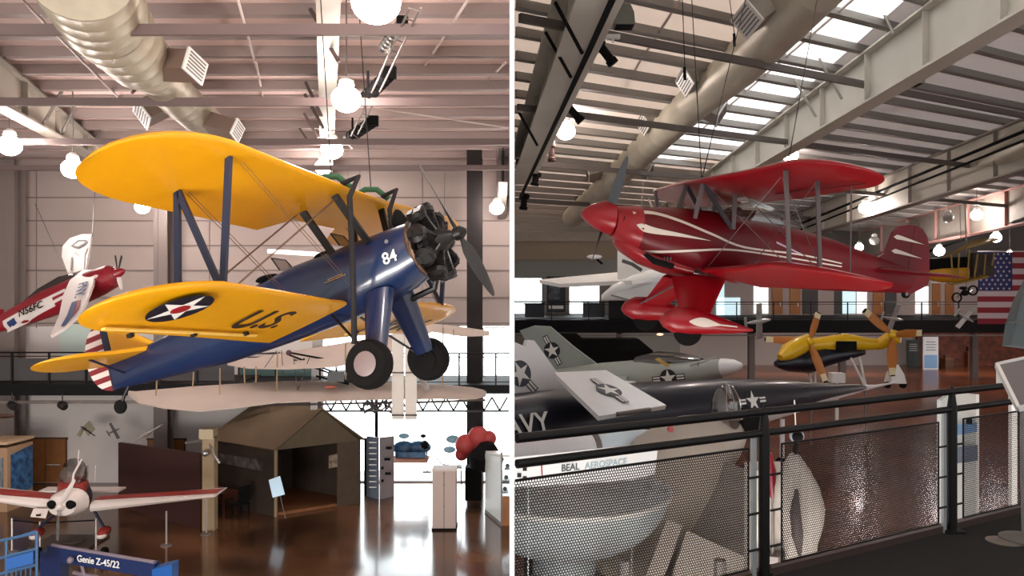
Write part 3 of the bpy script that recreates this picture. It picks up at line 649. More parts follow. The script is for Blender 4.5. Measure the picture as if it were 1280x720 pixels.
for sg in (-1, 1):
    st = [(sg*.34, .16, -.80, -.15, -.27), (sg*1.2, .08, -.95, -.07, -.20)]+tipst(sg*1.9, sg*3.08, .0, -1.06, -.88, .03, 7, 9, e=1.7, zt0=-.14, zc=.0)
    wing(st, 1.1).build('lower_wing', red, rp_, True, True, 50)
    silv = mat('silver_strut', (112, 102, 102), .4, .3)
    for a, b in (((.08, 2.1), (-.17, 2.1)), ((-.38, 2.07), (-.62, 2.07))):
        strut(MB(), (a[0], sg*a[1], ZU+(.09 if sg > 0 else .02)-(.06 if a[0] < 0 else 0)), (b[0], sg*b[1], .02 if b[0] > -.3 else -.05), .03, .05).build('interplane_strut', silv, rp_, True)
    for a, b in (((.31, .3, 1.08), (.38, .33, .5)), ((-.2, .3, 1.08), (-.22, .36, .5)), ((.29, .3, 1.08), (-.20, .36, .5))):
        strut(MB(), (a[0], sg*a[1], a[2]), (b[0], sg*b[1], b[2]), .035, .06).build('cabane_strut', silv if a[0] != .29 else mat('dark_grey_strut', (58, 56, 62), .5), rp_, True)
    mb = MB()
    for a, b in (((.13, 2.1, ZU), (.1, .38, -.1)), ((-.36, 2.07, ZU), (-.5, .4, -.1)), ((-.17, 2.1, .03), (.31, .35, ZU)), ((-.62, 2.07, .03), (-.2, .35, ZU)), ((.1, 2.1, ZU), (-.6, 2.08, .05))): mb.tube([tuple(V(a)*1).__class__((a[0], sg*a[1], a[2])), (b[0], sg*b[1], b[2])], .006, 4)
    mb.build('flying_wire', silv, rp_, True)
    MB().tube([(-.60, sg*2.45, ZU-.02), (-.78, sg*2.45, -.06)], .009, 6).build('aileron_slave_rod', silv, rp_, True)
    # wheel pant and leg
    wc = V((.42, sg*.80, -.93)); rings = []
    for X, hw, zt, zb in ((.86, .02, -.86, -.92), (.80, .08, -.76, -.98), (.66, .125, -.68, -1.04), (.42, .14, -.66, -1.04), (.1, .11, -.72, -1.0), (-.25, .06, -.8, -.95), (-.52, .015, -.86, -.89)):
        zc_, hh = (zt+zb)/2, (zt-zb)/2; rings.append([V((X, wc.y+math.cos(a)*hw, zc_+math.sin(a)*hh)) for a in [2*PI*k/18 for k in range(18)]])
    pant = MB().loft(rings).build('wheel_fairing', red, rp_, True, True, 60)
    fp = Fus([(.86, .02, -.86, -.92), (.80, .08, -.76, -.98), (.66, .125, -.68, -1.04), (.42, .14, -.66, -1.04), (.1, .11, -.72, -1.0), (-.25, .06, -.8, -.95), (-.52, .015, -.86, -.89)], 2)
    dm_ = fp.decal(lambda t: (.5-.75*t, -.84+.09*math.sin(PI*min(1, t*1.6))*(1-t)), lambda t: (.5-.75*t, -.86-.06*math.sin(PI*min(1, t*1.6))*(1-t)), 1, .004, 14)
    if sg > 0: dm_.v = [V((p.x, p.y+.8, p.z)) for p in dm_.v]
    else: dm_.v = [V((p.x, -p.y-.8, p.z)) for p in dm_.v]
    dm_.build('fairing_flash', trim, pant, True)
    MB().lathe([(.1, -.05), (.19, -.05), (.2, 0), (.19, .05), (.1, .05)], (wc.x+.02, wc.y, -1.0), (0, 1, 0), 24).build('wheel', rubber, rp_, True, True, 50)
    # leg: broad cuff
    a, b = [(.52, .16, -.3), (-.28, .26, -.22)], [(.56, .74, -.78), (.16, .78, -.78)]
    rings = []
    for t_ in (0, .3, .65, 1):
        A = V(a[0])*(1-t_)+V(b[0])*t_; B = V(a[1])*(1-t_)+V(b[1])*t_; c = (A+B)/2; h = (A-B)/2; w_ = .07-.035*t_
        rings.append([V((c.x+h.x*math.cos(q), sg*(c.y+h.y*math.cos(q)+w_*math.sin(q)*.8), c.z+h.z*math.cos(q)+w_*.6*math.sin(q))) for q in [2*PI*k/14 for k in range(14)]])
    MB().loft(rings).build('gear_leg', red, rp_, True, True, 60)
    MB().tube([(.35, sg*.1, -.42), (.62, sg*.74, -.8)], .014, 6).build('gear_wire', silv, rp_, True)
    # stabiliser
    wing([(sg*.03, -2.75, -3.55, .24)]+tipst(sg*.7, sg*1.27, -3.0, -3.6, -3.32, .24, .25, 6), .6, True).build('stabilizer', redd, rp_, True, True, 50)
fr = Fus([(1.46, .25, .60, .18), (1.3, .34, .63, .05), (1.0, .40, .66, -.04), (.55, .43, .72, -.13), (0, .42, .74, -.2), (-.7, .40, .72, -.24), (-1.3, .35, .68, -.24), (-2.0, .26, .60, -.20), (-2.8, .13, .44, -.13), (-3.4, .05, .34, -.07), (-3.6, .02, .28, -.0)], 2.3)
fr.mesh(32).build('fuselage', redd, rp_, True, True, 40)
# lower cowl chin
rings = []
for X, hw, zt, zb in ((1.40, .10, .2, .06), (1.28, .24, .2, -.04), (1.0, .28, .1, -.17), (.6, .26, .05, -.26), (.2, .2, 0, -.30)):
    zc_, hh = (zt+zb)/2, (zt-zb)/2; rings.append([V((X, math.cos(a)*hw, zc_+math.sin(a)*hh)) for a in [2*PI*k/18 for k in range(18)]])
MB().loft(rings).build('lower_cowl', red, rp_, True, True, 60)
# cowl cheeks: brighter nose bowl
nb = Fus([(1.47, .255, .605, .175), (1.3, .345, .635, .045), (1.12, .385, .66, -.01)], 2.3)
nb.mesh(32).build('nose_bowl', red, rp_, True, True, 40)
for sg in (-1, 1):
    MB().lathe([(.075, -.06), (.10, .0), (.085, .03), (.07, .01), (.065, -.03)], (1.41, sg*.2, .42), (.9, sg*.35, .1), 18).build('air_inlet', black_matt, rp_, True, True)
    MB().tube([(1.02, sg*.3, -.02), (.9, sg*.36, -.1), (.62, sg*.4, -.14)], [.03, .045, .045], 8).build('exhaust_stack', black_matt, rp_, True, True)
# spinner and three-blade prop
MB().lathe([(.02, 0.0), (.07, -.035), (.14, -.13), (.20, -.26), (.245, -.4), (.25, -.46), (.2, -.48)], (1.95, 0, .44), (1, 0, 0), 28).build('spinner', red, rp_, True, True, 50)
hub = V((1.56, 0, .44)); gb = mat('grey_blade', (84, 92, 96), .35, .2); best = None
for k in range(360):
    a = 2*PI*k/360; d = V((0, math.cos(a), math.sin(a))); w1 = MR @ (hub+d*.98)
    e = math.dist((640+F*w1.x/w1.y, 360-F*w1.z/w1.y), (779, 198))
    if best is None or e < best[0]: best = (e, a)
print('pitts blade', best)
for k in range(2):
    a = best[1]+PI*k; d = V((0, math.cos(a), math.sin(a)))
    blade(hub, d, (1, 0, 0), .98 if k == 0 else .80, .19, .65).build('propeller_blade', gb if k == 0 else black_paint, rp_, True, True, 50)
# canopy
rings = []
for X, hw, h in ((-.1, .1, .02), (-.3, .22, .16), (-.6, .27, .29), (-.95, .27, .28), (-1.3, .20, .14), (-1.6, .08, .02)):
    rings.append([V((X, hw*math.cos(a), .68+h*math.sin(a))) for a in [PI*k/14 for k in range(15)]])
MB().loft(rings, False, False).build('canopy', canopy_glass, rp_, True, True, 60)
# trim stripes along the near and far sides
def stp(pts, w0, w1, sg, m=trim, n=30):
    f = curve(pts); 
    fr.decal(lambda t: (f(t)[0], f(t)[1]+(w0+(w1-w0)*t)/2), lambda t: (f(t)[0], f(t)[1]-(w0+(w1-w0)*t)/2), sg, .008, n).build('trim_stripe', m, rp_, True)
def bodyp(px, py):
    p = pix2body(MR, px, py, 1, .40); return (p.x, p.z)
for sg in (1, -1):
    stp([bodyp(795, 265), bodyp(820, 266), bodyp(848, 275), bodyp(890, 293), bodyp(930, 309), bodyp(1000, 318), bodyp(1060, 330)], .05, .02, sg)
    stp([bodyp(798, 315), bodyp(830, 315), bodyp(870, 313), bodyp(910, 312), bodyp(960, 318), bodyp(1060, 334)], .04, .02, sg)
    f = curve([bodyp(797, 281), bodyp(815, 288), bodyp(850, 294), bodyp(888, 301)])
    fr.decal(lambda t: (f(t)[0], f(t)[1]+.075*min(t*5, 1)*(1-t)), lambda t: (f(t)[0], f(t)[1]-.065*min(t*5, 1)*(1-t)), sg, .008, 20).build('cowl_flash', trim, rp_, True)
    a, b = bodyp(972, 303), bodyp(1004, 318)
    stp([a, b], .03, .02, sg, mat('lilac_script', (196, 170, 196), .5))
    mb = MB()   # louvres
    for k in range(7):
        x = bodyp(822+k*3.3, 323); z = x[1]
        mb.box((x[0], sg*(fr.side(x[0], z)+.0), z), (.018, .03, .07))
    mb.build('cowl_louvre', silv, rp_, True)
# fin and rudder
fin = [(-2.8, .38), (-2.97, .50), (-3.05, .84), (-3.14, .95), (-3.3, .99), (-3.40, .99), (-3.40, .1), (-3.3, .1)]
MB().prism([(x, -.03, z) for x, z in fin], (0, .06, 0)).build('fin', redd, rp_, True)
MB().prism([(x, -.026, z) for x, z in ((-3.41, .99), (-3.55, .96), (-3.65, .86), (-3.72, .7), (-3.82, .2), (-3.8, .1), (-3.5, -.09), (-3.41, -.06))], (0, .052, 0)).build('rudder', redd, rp_, True)
for sg in (1, -1):
    for dz in (0, -.22):
        MB().prism([(x, sg*.034, z+dz) for x, z in ((-3.06, .77), (-3.12, .81), (-3.2, .80), (-3.62, .72), (-3.2, .74), (-3.12, .74))], (0, sg*.004, 0)).build('fin_flash', trim, rp_, True)
MB().tube([(-3.2, 0, .05), (-3.42, 0, -.04)], .02, 6).build('tail_spring', black_paint, rp_, True); wheel(rp_, (-3.46, 0, -.08), .07, .05, (0, 1, 0), .4, name='tail_wheel')
def zr(x, y): return 7.5+.0437*x-.0765*y
for i, (px0, py0, px1, py1, y0) in enumerate(((877, 225, 868, 60, 11.6), (877, 225, 905, 110, 11.6), (985, 205, 1000, 120, 11.0))):
    A, B = P(px0, py0, y0), P(px1, py1, y0+1.5); d = B-A
    k = (zr(A.x, A.y)-A.z)/(d.z-.0437*d.x+.0765*d.y); o = MB().tube([A, A+d*k], .008, 5).build('suspension_cable', black_paint)
    tag(o, ('steel cable rising straight from the centre of the red upper wing', 'steel cable slanting right from the centre of the red upper wing', 'steel cable rising from the red upper wing near the front strut')[i], 'cable')
# ================================================================== small red and white biplane N56FC, seen against the wall
mar = mat('maroon_paint', (128, 22, 36), .35, noise=.08, scale=2); wp = mat('plane_white', (206, 196, 192), .4, noise=.05, scale=2); bluink = mat('blue_ink', (28, 52, 96), .5)
Yp = 19.0
A, B = P(-62, 432, Yp+.5), P(172, 334, Yp-.5)
fx = (B-A).normalized(); cen = P(75, 374, Yp)
# body basis: X along the fuselage, Z towards the upper wing (tilted: machine hangs banked), Y to its left
zb_ = V((-.26, .30, .80)); zb_ = (zb_-fx*zb_.dot(fx)).normalized(); yb_ = zb_.cross(fx)
sp_ = thing('aerobatic_biplane', 'small maroon and white biplane lettered N56FC, nose up by the left edge', 'airplane', cen, R=Matrix((fx, yb_, zb_)).transposed())
MS = PM[sp_]
k_ = 2.0
f = Fus([(1.62, .12, .2, -.1), (1.5, .27, .3, -.24), (1.1, .30, .34, -.3), (.4, .28, .36, -.34), (-.4, .26, .36, -.32), (-1.4, .16, .26, -.24), (-2.5, .04, .14, -.1)], 2.3)
f.mesh(44).build('fuselage', mar, sp_, True, True, 40)
MB().lathe([(.14, 1.58), (.26, 1.5), (.29, 1.3), (.30, 1.15)], (0, 0, .02), (1, 0, 0), 20).build('nose_cowl', wp, sp_, True, True, 40)
MB().lathe([(.02, 1.86), (.08, 1.78), (.13, 1.6)], (0, 0, .05), (1, 0, 0), 16).build('spinner', mar, sp_, True, True)
for px, py in ((137, 320), (163, 322)):
    q = MS.inverted() @ P(px, py, Yp-.3); h = V((1.66, 0, .05)); d = V((0.12, q.y-h.y, q.z-h.z)); blade(h, d, (1, 0, 0), .42, .13, .5).build('propeller_blade', black_paint, sp_, True, True)
q = MS.inverted() @ P(160, 356, Yp-.4); h = V((1.66, 0, .05)); blade(h, V((0, q.y-h.y, q.z-h.z)), (1, 0, 0), .42, .12, .5).build('propeller_blade', wp, sp_, True, True)
rings = []
for X, hw, h in ((.75, .05, .02), (.5, .18, .17), (.1, .2, .24), (-.5, .16, .16), (-1.0, .05, .03)):
    rings.append([V((X, hw*math.cos(a), .32+h*math.sin(a))) for a in [PI*k/12 for k in range(13)]])
MB().loft(rings, False, False).build('canopy', smoke_glass, sp_, True, True, 60)
# side facing the viewer: choose sign by view direction
sgn = 1 if yb_.y < 0 else -1
def sb(px, py): p = pix2body(MS, px, py, 1, sgn*.27); return (p.x, p.z)
def sdec(poly4, m, name, off=.014):
    (a, b, c, d) = [sb(*p) for p in poly4]
    f.decal(lambda t: (a[0]+(b[0]-a[0])*t, a[1]+(b[1]-a[1])*t), lambda t: (d[0]+(c[0]-d[0])*t, d[1]+(c[1]-d[1])*t), sgn, off, 10).build(name, m, sp_, True)
sdec([(-2, 400), (82, 361), (86, 373), (-2, 413)], wp, 'side_stripe')
sdec([(66, 372), (82, 365), (82, 368), (66, 376)], mar, 'side_stripe_line', .02); sdec([(67, 379), (83, 371), (83, 374), (67, 382)], mar, 'side_stripe_line', .02)
sdec([(3, 402), (14, 396), (15, 402), (4, 408)], bluink, 'side_stripe_block', .02)
c = sb(40, 387); u_ = 1 if sgn < 0 else -1
text('registration', 'N56FC', black_paint, sp_, (c[0], sgn*(.27+.045), c[1]), (u_ if True else 0, 0, 0), (0, 0, 1), .25, ext=.004, sx=.95)
# wings: near one swings down towards the viewer, far one points up
def tiltwing(name, q0, t, m, parent):
    mb = MB(); mb.slab(q0, t); return mb.build(name, m, parent)
nw = [P(88, 352, 18.8), P(104, 339, 18.9), P(120, 338, 18.9), P(117, 356, 18.6), P(108, 380, 18.0), P(97, 397, 17.3), P(80, 412, 16.8), P(64, 421, 16.5), P(75, 395, 17.4), P(80, 370, 18.3)]
plw = (P(88, 352, 18.6), P(119, 345, 18.6), P(64, 421, 16.8))
nw = planar(plw, ((88, 352), (104, 339), (120, 338), (117, 356), (108, 380), (97, 397), (80, 412), (64, 421), (75, 395), (80, 370)))
o = tiltwing('lower_wing', nw, .07, wp, sp_)
fw = [P(86, 344, 19.6), P(78, 322, 20.2), P(79, 309, 20.6), P(88, 299, 21), P(103, 294, 21.2), P(115, 294, 21.2), P(112, 316, 20.4), P(108, 338, 19.6)]
fw = planar((P(86, 344, 19.6), P(108, 338, 19.6), P(100, 294, 21.2)), ((86, 344), (78, 322), (79, 309), (88, 299), (103, 294), (115, 294), (112, 316), (108, 338)))
o2 = tiltwing('upper_wing', fw, .07, wp, sp_)
def onplane(pts3, px, py, lift=.06):
    a, b, c = pts3; n = (b-a).cross(c-a).normalized()
    if n.y > 0: n = -n
    d = P(px, py, 1); t = (a+n*lift).dot(n)/d.dot(n); return d*t, n
def patch(pl, poly, name, m, parent, lift=.06):
    pts = [onplane(pl, x, y, lift)[0] for x, y in poly]; n = onplane(pl, *poly[0])[1]
    MB().prism(pts, n*.004).build(name, m, parent)
pln = (nw[0], nw[3], nw[8]); plf = (fw[0], fw[3], fw[6])
patch(plf, [(92, 315), (110, 309), (106, 318), (105, 337), (101, 338), (101, 320)], 'wing_flash', mar, o2)
patch(plf, [(89, 307), (98, 300), (109, 300), (108, 304), (98, 310)], 'wing_lozenge', black_paint, o2); patch(plf, [(92, 307), (99, 302), (106, 302), (105, 304), (98, 308)], 'wing_lozenge_centre', wp, o2, .066)
patch(plf, [(89, 322), (91, 321), (90, 338), (88, 338)], 'wing_mark', black_paint, o2)
p1, n1 = onplane(pln, 107, 358, .065); dn = (onplane(pln, 92, 376)[0]-onplane(pln, 103, 350)[0])
text('wing_letters', 'PNV.', bluink, o, onplane(pln, 101, 362, .065)[0], onplane(pln, 93, 384)[0]-onplane(pln, 104, 350)[0], onplane(pln, 110, 366)[0]-onplane(pln, 98, 362)[0], .30, local=False, ext=.004)
patch(pln, [(90, 378), (96, 376), (91, 395), (80, 408), (76, 408), (84, 394)], 'wing_band', bluink, o); patch(pln, [(97, 376), (101, 375), (97, 388), (91, 396)], 'wing_band', mar, o)
MB().tube([P(119, 352, 18.6), P(105, 384, 17.9)], .04, 6).build('interplane_strut', mar, sp_)
for px, py in ((104, 384), (107, 381)):
    pass
MB().ball(P(104, 383, 18.2), .09, 10, 8).build('wheel_fairing', wp, sp_, smooth=True)
MB().slab([P(-20, 425, Yp+.5), P(2, 395, Yp+.5), P(5, 387, Yp+.4), P(-20, 380, Yp+.4)], .06).build('stabilizer', mar, sp_)
for k, (a, ya, b) in enumerate((((80, 335), 19.5, (44, 255)), ((115, 296), 21, (120, 215)))):
    tag(MB().tube([P(*a, ya), P(*b, 24)], .008, 5).build('suspension_cable', black_paint), ('thin cable slanting up left from the small maroon biplane', 'thin cable above the white wing of the small maroon biplane')[k], 'cable')
# ================================================================== canvas early flyer
can = mat('canvas_pink_beige', (184, 170, 160), .8, noise=.05, scale=1.2); canw = mat('canvas_white', (214, 208, 200), .8); spr = mat('spruce_strut', (150, 126, 96), .6); wire = mat('brace_wire', (70, 62, 60), .5)
yf = 24.0
gl = thing('canvas_flyer', 'early two-winged flyer of pale canvas hanging below the big blue biplane', 'airplane', P(400, 500, yf))
def canvas_wing(outline_far, outline_near, name):
    MB().slab(outline_far+outline_near, .07).build(name, can, gl)
def line(a, b, n, ya, yb): return [P(a[0]+(b[0]-a[0])*k/n, a[1]+(b[1]-a[1])*k/n, ya+(yb-ya)*k/n) for k in range(n+1)]
def strip(top, bot, name, m, t=.08):
    mb = MB(); n = len(top); ring = []
    for a, b in zip(top, bot):
        d = (b-a); nn = V((0, 0, 1)); ring.append([a+nn*0, a+d*.3+nn*t*1.2, a+d*.7+nn*t*.9, b+nn*.0, b-nn*t*.3, a+d*.5-nn*t*.2, a-nn*t*.3])
    mb.loft(ring); return mb.build(name, m, gl, smooth=True, ang=30)
lo_t = [(160, 492, 24.3), (170, 489, 24.5), (240, 483, 24.8), (320, 478, 25), (360, 476.5, 25), (400, 476.5, 25), (440, 477, 25), (500, 478, 25), (560, 481, 25), (590, 484, 24.9), (604, 489, 24.6), (608, 493, 24.4)]
lo_b = [(160, 493, 24.2), (172, 503, 23.2), (205, 510, 22.6), (250, 514, 22.4), (300, 509, 22.5), (345, 503, 22.8), (400, 501, 22.9), (470, 499, 22.9), (550, 498, 22.9), (590, 499, 23), (604, 496, 23.8), (608, 494, 24.3)]
# resample to same count
strip([P(*q) for q in lo_t], [P(*q) for q in lo_b], 'lower_wing', can)
up_t = [(284, 454, 25.2), (310, 449, 25.2), (360, 440, 25.4), (420, 430, 25.4), (480, 420, 25.4), (540, 406, 25.4), (575, 409, 25.2), (612, 417, 25)]
up_b = [(285, 456, 25), (310, 460, 23.8), (360, 461, 23.4), (420, 458, 23.4), (480, 444, 23.4), (540, 414, 23.6), (580, 420, 23.8), (612, 419, 24.8)]
strip([P(*q) for q in up_t], [P(*q) for q in up_b], 'upper_wing', can)
def st_(a, b, y, r=.022, m=spr, nm='strut'): MB().tube([P(*a, y), P(*b, y)], r, 5).build(nm, m, gl)
for a, b in (((196, 476), (195, 503)), ((242, 465), (241, 484)), ((275, 460), (275, 493)), ((347, 440), (346, 489)), ((432, 430), (432, 474)), ((554, 410), (553, 484)), ((567, 412), (567, 420)), ((305, 458), (306, 479)), ((320, 458), (320, 478))):
    st_(a, b, 23.6)
for a, b in (((346, 438), (316, 480)), ((366, 440), (372, 488)), ((387, 446), (372, 488)), ((372, 488), (379, 476)), ((352, 438), (354, 470)), ((240, 448), (350, 440))): st_(a, b, 23.7, .012, wire, 'brace_wire')
# engine frame, chain guides and propeller shafts right of centre
mb = MB()
for a, b in (((358, 440), (440, 455)), ((360, 443), (430, 470)), ((368, 450), (438, 476)), ((395, 470), (436, 480)), ((400, 455), (400, 475)), ((380, 448), (380, 462)), ((420, 458), (422, 478))): mb.tube([P(*a, 24), P(*b, 24)], .03, 5)
mb.build('chain_frame', black_matt, gl)
MB().box(P(422, 470, 24), (.5, .5, .3)).lathe([(.12, -.2), (.12, .2)], P(433, 474, 24), (1, 0, 0), 12).build('engine', engblk, gl)
MB().ball(P(361, 441, 24), .09, 8, 6).build('sprocket', mat('plum_sprocket', (80, 48, 60), .5), gl)
MB().slab([P(391, 421, 25.5), P(404, 421, 25.5), P(396, 512, 25.4), P(388, 512, 25.4)], .06).build('propeller_blade', mat('grey_blade_wood', (150, 146, 142), .4), gl)
for a, b in (((525, 470), (536, 488)),): MB().slab([P(522, 470, 23.4), P(530, 470, 23.4), P(537, 486, 23.4), P(531, 489, 23.4)], .04).build('propeller_blade', mat('grey_blade_wood', (150, 146, 142), .4), gl)
for x0, x1 in ((490, 505), (506.5, 521)):
    MB().box((P(x0, 460, 22.5)+P(x1, 460, 22.5))/2+V((0, 0, -.25)), ((x1-x0)/F*22.5, .06, (518-412)/F*22.5)).build('vertical_rudder', canw, gl)
mb = MB(); mb.tube([P(489, 466, 22.4), P(522, 466, 22.4)], .015, 5); mb.tube([P(489, 519, 22.4), P(522, 519, 22.4)], .02, 5); mb.build('rudder_batten', wire, gl)
MB().ball(P(413, 484, 23.4), .14, 10, 6, (1.4, .5, .4)).build('cradle_pad', mat('brick_red_leather', (150, 84, 66), .6), gl, smooth=True)
random.seed(3); mb = MB()
for k in range(46):
    x = 455+random.random()*36; y = 502+random.random()*12; a = P(x, y, 23+random.random()); mb.tube([a, a+V((random.uniform(-.3, .3), random.uniform(-.2, .2), random.uniform(-.15, .15)))], .025, 4)
mb.build('undercarriage_frame', mat('skid_grey', (90, 82, 82), .6), gl)
mb = MB(); mb.tube([P(320, 507, 23), P(490, 503, 23)], .03, 5); mb.tube([P(520, 503, 23), P(607, 500, 23)], .035, 5); mb.build('landing_skid', wire, gl)
for k, (px, y0) in enumerate(((196, 24), (433, 24), (554, 24))):
    tag(MB().tube([P(px, (476, 430, 410)[k], y0), P(px+2, 215, y0+1)], .006, 4).build('suspension_cable', wire), 'cable holding the '+('left', 'middle', 'right')[k]+' part of the pale canvas flyer', 'cable')
# ================================================================== timber and canvas hut
hutw = mat('hut_boards', (56, 44, 35), .7, noise=.15, scale=2.5); hutc = mat('hut_roof_canvas', (108, 90, 70), .85, noise=.07, scale=1.5); hutg = mat('hut_gable_canvas', (94, 82, 64), .85, noise=.07)
def G(px, py): y = (FL)/((360-py)/F); return P(px, py, y)     # point on the left floor
A_, B_, D_ = G(345, 646), G(449, 629), G(264, 628)
C_ = B_+(D_-A_)
H = 2.15; hz = V((0, 0, H))
hut = thing('gable_hut', 'brown gable-roofed wooden hut with an open front and board floor', 'hut', (A_+B_+C_+D_)/4)
def wallslab(a, b, h, name, m, t=.06): return MB().slab([a, b, b+V((0,0,h)), a+V((0,0,h))], t).build(name, m, hut)
wl = wallslab(A_, D_, H, 'side_wall', hutw); wallslab(D_, C_, H, 'rear_wall', hutw); wallslab(B_, C_, H, 'side_wall', hutw)
fd = (B_-A_).normalized(); bk = (D_-A_).normalized()
wallslab(A_+fd*2.05, B_, H, 'front_panel', mat('hut_front_boards', (76, 62, 48), .7, noise=.1), .05)
MB().slab([A_+V((0,0,.06))+bk*.05, B_+V((0,0,.06)), C_+V((0,0,.06)), D_+V((0,0,.06))], .1).build('floor_boards', mat('hut_floor_boards', (128, 82, 50), .5, noise=.15, scale=3), hut)
MB().beam(A_+hz*0, A_+hz, .09, .09).build('corner_post', mat('pale_post', (140, 118, 88), .6), hut)
MB().beam(B_, B_+hz, .08, .08).build('corner_post', hutw, hut)
pk = (A_+B_)/2+fd*.12+V((0, 0, H+1.17)); pk2 = pk+(D_-A_)*.98
ov = .12
e1, e2, e3, e4 = A_+hz-fd*ov-bk*ov, D_+hz-fd*ov+bk*ov, B_+hz+fd*ov-bk*ov, C_+hz+fd*ov+bk*ov
for a, b, c, d in ((e1, e2, pk2, pk), (e3, e4, pk2, pk)): MB().slab([a, b, c, d], .05).build('roof_slope', hutc, hut)
MB().slab([A_+hz+V((0,0,-.02)), B_+hz+V((0,0,-.02)), pk-V((0,0,.06))], .05).build('gable_end', hutg, hut)
MB().slab([D_+hz, C_+hz, pk2-V((0,0,.06))], .05).build('gable_end', hutg, hut)
nl = (D_-A_).cross(V((0,0,1))).normalized()
if nl.y > 0: nl = -nl
def onside(t, z): return A_+(D_-A_)*t+V((0,0,z))+nl*.05
MB().slab([onside(.18, 1.75), onside(.85, 1.72), onside(.85, 1.42), onside(.18, 1.40)], .03).build('photo_frieze', mat('photo_strip', (120, 112, 106), .5, rgb2=(50, 46, 46), scale=4), hut)
# interior partition curtain and poster on the right
MB().slab([A_+fd*1.1+bk*1.8+V((0,0,.1)), A_+fd*1.5+bk*1.9+V((0,0,.1)), A_+fd*1.5+bk*1.9+V((0,0,2.0)), A_+fd*1.1+bk*1.8+V((0,0,2.0))], .05).build('inner_curtain', mat('curtain_dark', (48, 38, 36), .8), hut)
pp_ = A_+fd*2.2-bk*.06
MB().slab([A_+fd*1.72-bk*.06+V((0,0,1.75)), A_+fd*2.02-bk*.06+V((0,0,1.78)), A_+fd*2.02-bk*.06+V((0,0,1.35)), A_+fd*1.72-bk*.06+V((0,0,1.33))], .02).build('wall_poster', mat('poster_cream', (158, 140, 118), .6, rgb2=(90, 80, 70), scale=6), hut)
# desk and chair outside the left wall
ds = onside(.62, 0)+nl*.7
t = thing('old_wooden_desk', 'dark red-brown wooden desk against the left side of the hut', 'desk', ds)
dk = (D_-A_).normalized(); Rd = Matrix((dk, V((0,0,1)).cross(dk), V((0,0,1)))).transposed(); mah = mat('mahogany_desk', (84, 44, 30), .4, noise=.15)
MB().box(ds+V((0,0,.76)), (1.5, .6, .06), Rd).box(ds+V((0,0,.66)), (1.4, .55, .14), Rd).build('desk_top', mah, t)
for a in (-.68, .68):
    for b in (-.24, .24): MB().box(ds+Rd@V((a, b, .36)), (.07, .07, .72), Rd).build('leg', mah, t)
cs = onside(.28, 0)+nl*.6
t = thing('dark_wooden_chair', 'dark wooden chair at the right end of the desk beside the hut', 'chair', cs)
MB().box(cs+V((0,0,.45)), (.42, .42, .05), Rd).build('seat', black_matt, t); MB().box(cs+Rd@V((-.2, 0, .78)), (.04, .42, .5), Rd).build('backrest', black_matt, t)
for a in (-.18, .18):
    for b in (-.18, .18): MB().box(cs+Rd@V((a, b, .22)), (.04, .04, .44), Rd).build('leg', black_matt, t)
# tilted blue-white sign on a thin leg in front of the hut corner
sg_ = G(352, 645)+V((0, -.5, 0))
t = thing('tilted_info_sign', 'tilted pale blue sign on a thin leg at the hut corner', 'sign', sg_)
ys = 24.9
MB().slab([P(336, 600, ys), P(350, 595, ys), P(356, 618, ys), P(341, 622, ys)], .03).build('sign_panel', mat('sign_pale_blue', (196, 222, 240), .4, emit=(190, 220, 240), es=.25), t)
MB().tube([P(350, 619, ys+.03), P(357, 648, ys-.3)], .015, 6).build('sign_leg', steel, t)
# ================================================================== brown partition, cream end post, kiosk
y1 = 24.2
A, B = G(150, 632), G(252, 662); h1 = P(148, 553, A.y).z-FL; h2 = P(252, 567, B.y).z-FL
t = MB().slab([A, B, B+V((0,0,h2)), A+V((0,0,h1))], .12).build('exhibit_partition', mat('partition_maroon_brown', (62, 34, 32), .6, noise=.04)); tag(t, 'tall dark maroon partition panel behind the small light aircraft', 'partition')
A, B = G(252, 663), G(266, 664); hp = P(260, 546, A.y).z-FL
t = thing('cream_column_post', 'cream post with small lamps at its top, right end of the maroon partition', 'post', (A+B)/2)
MB().box(((A+B)/2)+V((.03, .15, hp/2)), (.36, .3, hp)).build('shaft', mat('cream_post_paint', (164, 144, 112), .6), t)
MB().box((A+B)/2+V((0, .1, hp+.1)), (.42, .4, .3)).build('capital', mat('cream_cap', (190, 172, 140), .5), t)
MB().tube([(A+B)/2+V((-.7, .1, hp-.2)), (A+B)/2+V((0, .1, hp-.1)), (A+B)/2+V((.25, -.15, hp-.5)), (A+B)/2+V((.45, -.2, hp-.75))], .04, 6).ball((A+B)/2+V((.02, -.2, hp-.45)), .1, 10, 6).build('lamp_arm', chrome, t, smooth=True)
kx = thing('display_kiosk', 'beige display kiosk with blue picture panels at the far left', 'kiosk', G(20, 640))
kt = mat('kiosk_tan', (172, 140, 110), .6); art = mat('blue_picture', (70, 120, 168), .4, rgb2=(24, 50, 90), scale=5)
K0, K1, K2 = G(-30, 640), G(9, 640), G(41, 628); hk = P(10, 560, K1.y).z-FL
K3 = K2+(K0-K1)
MB().prism([K0, K1, K2, K3], (0, 0, hk)).build('kiosk_body', kt, kx)
MB().prism([p+(p-(K0+K2)/2)*.05 for p in (K0+V((0,0,hk)), K1+V((0,0,hk)), K2+V((0,0,hk)), K3+V((0,0,hk)))], (0, 0, .08)).build('kiosk_top', mat('kiosk_top_tan', (196, 168, 138), .6), kx)
n = (K2-K1).cross(V((0,0,1))).normalized(); n = -n if n.y > 0 else n
def kf(t, z): return K1+(K2-K1)*t+V((0,0,z*hk))+n*.03
MB().slab([kf(.12, .88), kf(.95, .95), kf(.95, .28), kf(.12, .1)], .03).build('picture_panel', art, kx)
